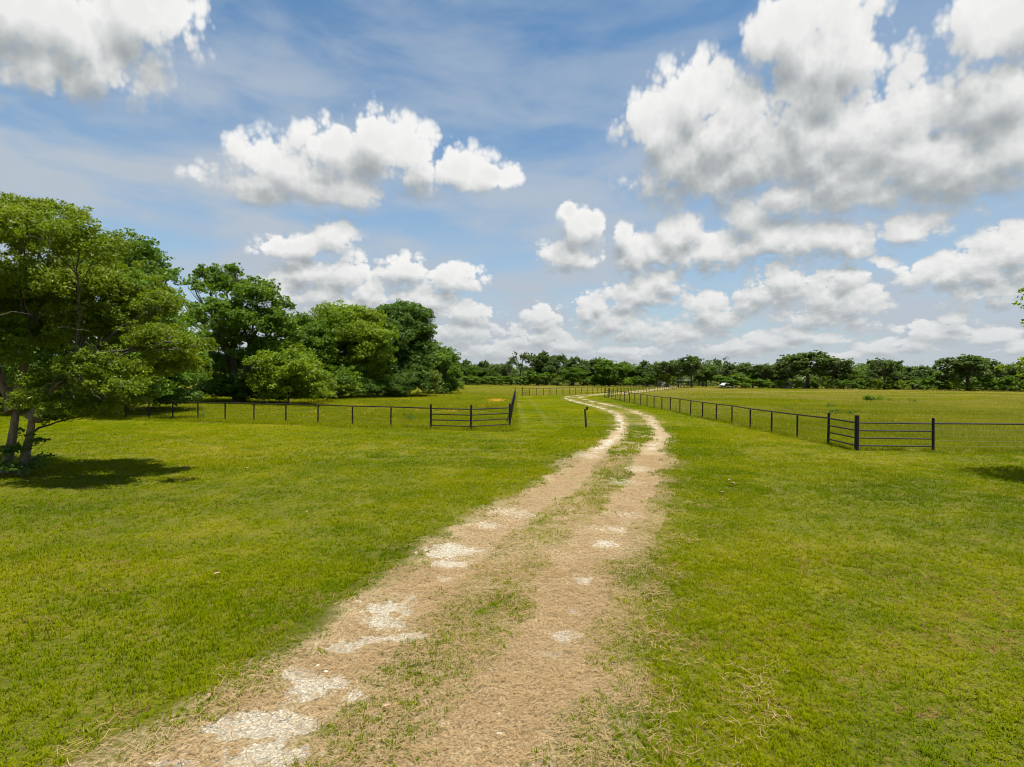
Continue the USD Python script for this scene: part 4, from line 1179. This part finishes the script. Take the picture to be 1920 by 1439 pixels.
def gable(w, d, h, rise):
    v = np.array([(-w / 2, -d / 2, 0), (w / 2, -d / 2, 0), (w / 2, d / 2, 0), (-w / 2, d / 2, 0), (-w / 2, -d / 2, h), (w / 2, -d / 2, h), (w / 2, d / 2, h), (-w / 2, d / 2, h), (0, -d / 2, h + rise), (0, d / 2, h + rise)], float)
    f = [(0, 1, 5), (0, 5, 4), (4, 5, 8), (2, 3, 7), (2, 7, 6), (6, 7, 9), (1, 2, 6), (1, 6, 5), (3, 0, 4), (3, 4, 7)]
    return v, np.array(f)


def roof_pair(w, d, h, rise, over=0.25, thick=0.08):
    out = []
    for s in (-1, 1):
        a = np.array([0, 0, h + rise + 0.03]); b = np.array([s * (w / 2 + over), 0, h - over * rise / (w / 2) + 0.03])
        v = []
        for y in (-d / 2 - over, d / 2 + over):
            for p in (a, b):
                v += [(p[0], y, p[2]), (p[0], y, p[2] + thick)]
        m = trimesh.convex.convex_hull(np.array(v, float))
        out.append((np.array(m.vertices), np.array(m.faces)))
    return out


def shed(px, depth, w, d, h, rise, label, wall, roof):
    t = thing("shed", label, "shed", stand(px, depth))
    part(t, "wall", gable(w, d, h, rise), wall)
    for m in roof_pair(w, d, h, rise):
        part(t, "roof", m, roof)
    return t


shed(1243, 187.5, 3.0, 4.0, 2.5, 0.7, "small pale grey-green shed between the bright bush and the dark oak", M_SHED, M_ROOF)
shed(1473, far_base(1473) + 4, 2.4, 3.0, 1.5, 0.5, "low white-roofed shed glimpsed between bushes left of the widest oak", M_SHED, M_WHITE)
shed(1508, far_base(1508) + 1.5, 1.0, 1.6, 1.5, 0.3, "narrow pale hut standing under the widest spreading oak", M_WHITE, M_WHITE)

t = thing("shelter", "low open shelter with a long flat roof left of the knobbly oak", "shelter", stand(1279, 186.0))
part(t, "roof", box((-2.6, -1.6, 2.15), (2.6, 1.6, 2.27)), M_RED)
part(t, "fascia", box((-2.65, -1.68, 2.10), (2.65, -1.603, 2.30)), M_ROOF)
for x_ in (-2.4, -0.8, 0.8, 2.4):
    for y_ in (-1.45, 1.45):
        part(t, "post", tube([(x_, y_, -0.1), (x_, y_, 2.148)], 0.06, 6), M_WOOD)
part(t, "rail", box((-2.34, -1.52, 1.05), (0.5, -1.46, 1.15)), M_ROOF)


def car(px, depth, rot, label):
    t = thing("car", label, "car", stand(px, depth))
    UsdGeom.Xformable(t).AddRotateZOp().Set(rot)
    from shapely.geometry import Polygon
    prof = Polygon([(-2.2, 0.32), (2.2, 0.32), (2.25, 0.62), (2.1, 0.86), (1.2, 0.96), (-2.1, 0.98), (-2.25, 0.7)])
    cab = Polygon([(0.95, 0.95), (0.35, 1.46), (-1.1, 1.5), (-1.85, 0.98)])
    def ext(p, w):
        m = trimesh.creation.extrude_polygon(p, w, engine="earcut")
        m.apply_translation([0, 0, -w / 2])
        m.apply_transform(np.array([[1, 0, 0, 0], [0, 0, -1, 0], [0, 1, 0, 0], [0, 0, 0, 1.0]]))
        return np.array(m.vertices), np.array(m.faces)
    part(t, "body", ext(prof, 1.72), M_WHITE)
    part(t, "cabin", ext(cab, 1.44), M_WHITE)
    part(t, "window", ext(Polygon([(0.75, 1.0), (0.28, 1.38), (-1.02, 1.41), (-1.55, 1.02)]), 1.46), M_GLASS)
    for x_ in (-1.4, 1.35):
        for y_ in (-0.80, 0.80):
            part(t, "wheel", tube([(x_, y_ - 0.1, 0.32), (x_, y_ + 0.1, 0.32)], 0.32, 12), M_TYRE)
    return t


car(1363, far_base(1363) + 1.5, 25.0, "white car half hidden behind the broad dark green bush by the far trees")

# ------------------------------------------------------------------ pasture details
def weeds(px, py, w, h, label, seed, leaf="mid", group="weed clumps in the pastures"):
    g0 = ground_at(px, py)
    D_ = g0[1]
    rng = np.random.default_rng(900 + seed)
    B_ = np.array([g0[0], g0[1], on_ground(g0[0], g0[1])])
    t = thing("weed_clump", label, "weeds", B_, group)
    s, h = D_ / FOC, h * 1.7
    lobes = [(rng.uniform(-0.5, 0.5) * w * s, rng.uniform(-0.3, 0.3) * w * s, h * s * rng.uniform(0.25, 0.6), w * s * 0.3, w * s * 0.3, h * s * 0.4) for _ in range(5)]
    h = h * 1.0
    build_tree(t, rng, lobes, 260, 0.10, M_LEAF[leaf], M_BARK_DARK, [((0, 0, -0.05), (0, 0, h * s * 0.4))], 0.2, 0.012, twigs=1, gap=0.2, sprays=0.7, twig_r=0.006)


for k, row in enumerate(((1638, 755, 26, 9, "widest dark weed clump, out in the middle of the right pasture", "light"), (1712, 755, 13, 6, "small dark weed clump right of the widest one in the right pasture", "light"), (1556, 766, 13, 7, "grey weed clump nearest the fence in the right pasture", "mid"), (1566, 778, 16, 8, "greyish weed clump just above the brace panel of the right fence", "mid"), (1597, 779, 12, 6, "small weed clump above the thick corner post on the right", "mid"),
                         (1480, 770, 14, 7, "green weed clump close behind the receding right fence", "light"), (1353, 747, 9, 5, "weed clump far out in the right pasture near the fence", "light"), (383, 783, 16, 7, "low green weed clump behind the left fence below the tall tree", "light"), (768, 791, 16, 10, "olive weed clump behind the left fence near the panel", "mid"), (861, 752, 9, 5, "little weed clump in the left field beyond the fence panel", "light"), (1670, 753, 10, 4, "tiny weed clump between the two dark clumps of the right pasture", "light"))):
    weeds(row[0], row[1], row[2], row[3], row[4], k, row[5])

# wild flowers
M_FLOWER = usdkit.material(stage, "/World/Looks/flower", {"g": ("geometry", {}), "r": ("rgb_ramp", {"ramp": [(0.0, (0.60, 0.30, 0.01)), (0.5, (0.70, 0.46, 0.02)), (1.0, (0.72, 0.60, 0.06))]}), "p": ("principled_bsdf", {"roughness": 0.7})}, [("g.random_per_island", "r.fac"), ("r.color", "p.base_color")], surface="p.BSDF")
rng = np.random.default_rng(31)


def blooms(rng):
    n = 10
    a, rad = rng.uniform(0, 6.28, n), 0.5 * np.sqrt(rng.uniform(0, 1, n))
    c = np.column_stack([rad * np.cos(a), rad * np.sin(a), rng.uniform(0.12, 0.30, n)])
    return leaves(rng, c, np.tile([0, 0, 1.0], (n, 1)), 0.055, 1.0)


spots = []
for (x_, y_, w_, h_, n_) in ((929, 754, 13, 2.5, 120), (665, 764, 34, 2.5, 22), (850, 774, 24, 2.5, 26), (905, 764, 18, 2, 16), (560, 757, 70, 2, 30), (740, 752, 60, 3, 34), (790, 745, 50, 3, 26), (640, 780, 120, 6, 30), (820, 766, 110, 10, 40), (1700, 783, 14, 1.5, 6), (1740, 792, 90, 12, 12), (900, 735, 60, 4, 20), (700, 790, 60, 6, 12)):
    for _ in range(n_):
        spots.append(ground_at(x_ + rng.normal(0, 0.55) * w_, y_ + rng.normal(0, 0.5) * h_)[:2])
spots = np.array(spots)
spots = spots[in_pasture(spots)]
scatter("wildflowers", [(blooms(rng), M_FLOWER) for _ in range(3)], np.column_stack([spots, relief(spots)]), rng.uniform(0, 6.28, len(spots)), rng.uniform(0.6, 1.3, len(spots)), rng.integers(0, 3, len(spots)), "orange and yellow wild flowers dotted through the pasture", "flowers")

# fallen branches on the grass behind the left fence
M_DEAD = bark_material("dead_wood", (0.26, 0.21, 0.16), (0.52, 0.46, 0.38))


def branch(pts, label, depth=59.0, r=0.07):
    P = [at_depth(x_, y_, depth) for x_, y_ in pts]
    B_ = P[0].copy(); B_[2] = on_ground(B_[0], B_[1])
    P = [p - B_ for p in P]
    P[0][2] = max(0.03, min(P[0][2], 0.1))
    t = thing("fallen_branch", label, "branch", B_)
    rr_ = np.linspace(r, r * 0.45, len(P))
    part(t, "stem", tube(P, rr_, 6), M_DEAD)
    k = len(P) // 2
    part(t, "twig", tube([P[k], P[k] + np.array([0.35, 0.1, 0.28]), P[k] + np.array([0.6, 0.1, 0.33])], [r * 0.4, r * 0.3, r * 0.15], 5), M_DEAD)


branch([(505, 758), (500, 754), (494, 751), (488, 748)], "long pale fallen branch slanting up left behind the left fence")
branch([(518, 758), (521, 754), (525, 752)], "short pale broken branch sticking up between the two others")
branch([(527, 758), (531, 753.5), (535, 752), (540, 753), (545, 757)], "thin arched fallen branch at the right of the pale broken ones", r=0.045)

# dead leaves on the lawn
M_DRYLEAF = plain("dry_leaf", (0.34, 0.22, 0.12), 0.7, 30.0, 0.4)


def curled(rng, L):
    u = np.linspace(-1, 1, 7)
    v = []
    for a in u:
        wd = 0.42 * (1 - a * a) + 0.02
        for b in (-1, 0, 1):
            v.append((a * L / 2, b * wd * L / 2, L * (0.10 + 0.22 * abs(b) * (1 - a * a) + 0.10 * a * a + rng.uniform(-0.02, 0.02))))
    f = []
    for i in range(6):
        for j in range(2):
            p = i * 3 + j
            f += [(p, p + 3, p + 4), (p, p + 4, p + 1)]
    return np.array(v), np.array(f)


for k, (px, py, L, label) in enumerate(((1353, 928, 0.16, "pale curled dead leaf on the lawn right of the track, nearest of three"), (1369, 906, 0.16, "brown dead leaf on the lawn, farthest of three right of the track"), (1374, 913, 0.20, "long brown dead leaf between the other two right of the track"), (463, 884, 0.15, "tan dead leaf on the left lawn right of the tree's shade"), (574, 968, 0.14, "brown dead leaf on the left lawn halfway to the track"), (407, 1086, 0.10, "small pinkish dead leaf low on the left lawn"), (392, 1316, 0.07, "tiny red-brown leaf at the left edge of the track"), (724, 1338, 0.07, "reddish leaf in the strip between the ruts"))):
    g0 = ground_at(px, py)
    rng = np.random.default_rng(40 + k)
    lf_ = usdkit.mesh(stage, numbered("/World/dead_leaf"), curled(rng, L), M_DRYLEAF)
    lf_.AddTranslateOp().Set(Gf.Vec3d(g0[0], g0[1], on_ground(g0[0], g0[1]) + 0.055))
    lf_.AddRotateZOp().Set(float(rng.uniform(0, 360)))
    tag(lf_.GetPrim(), label, "leaf")
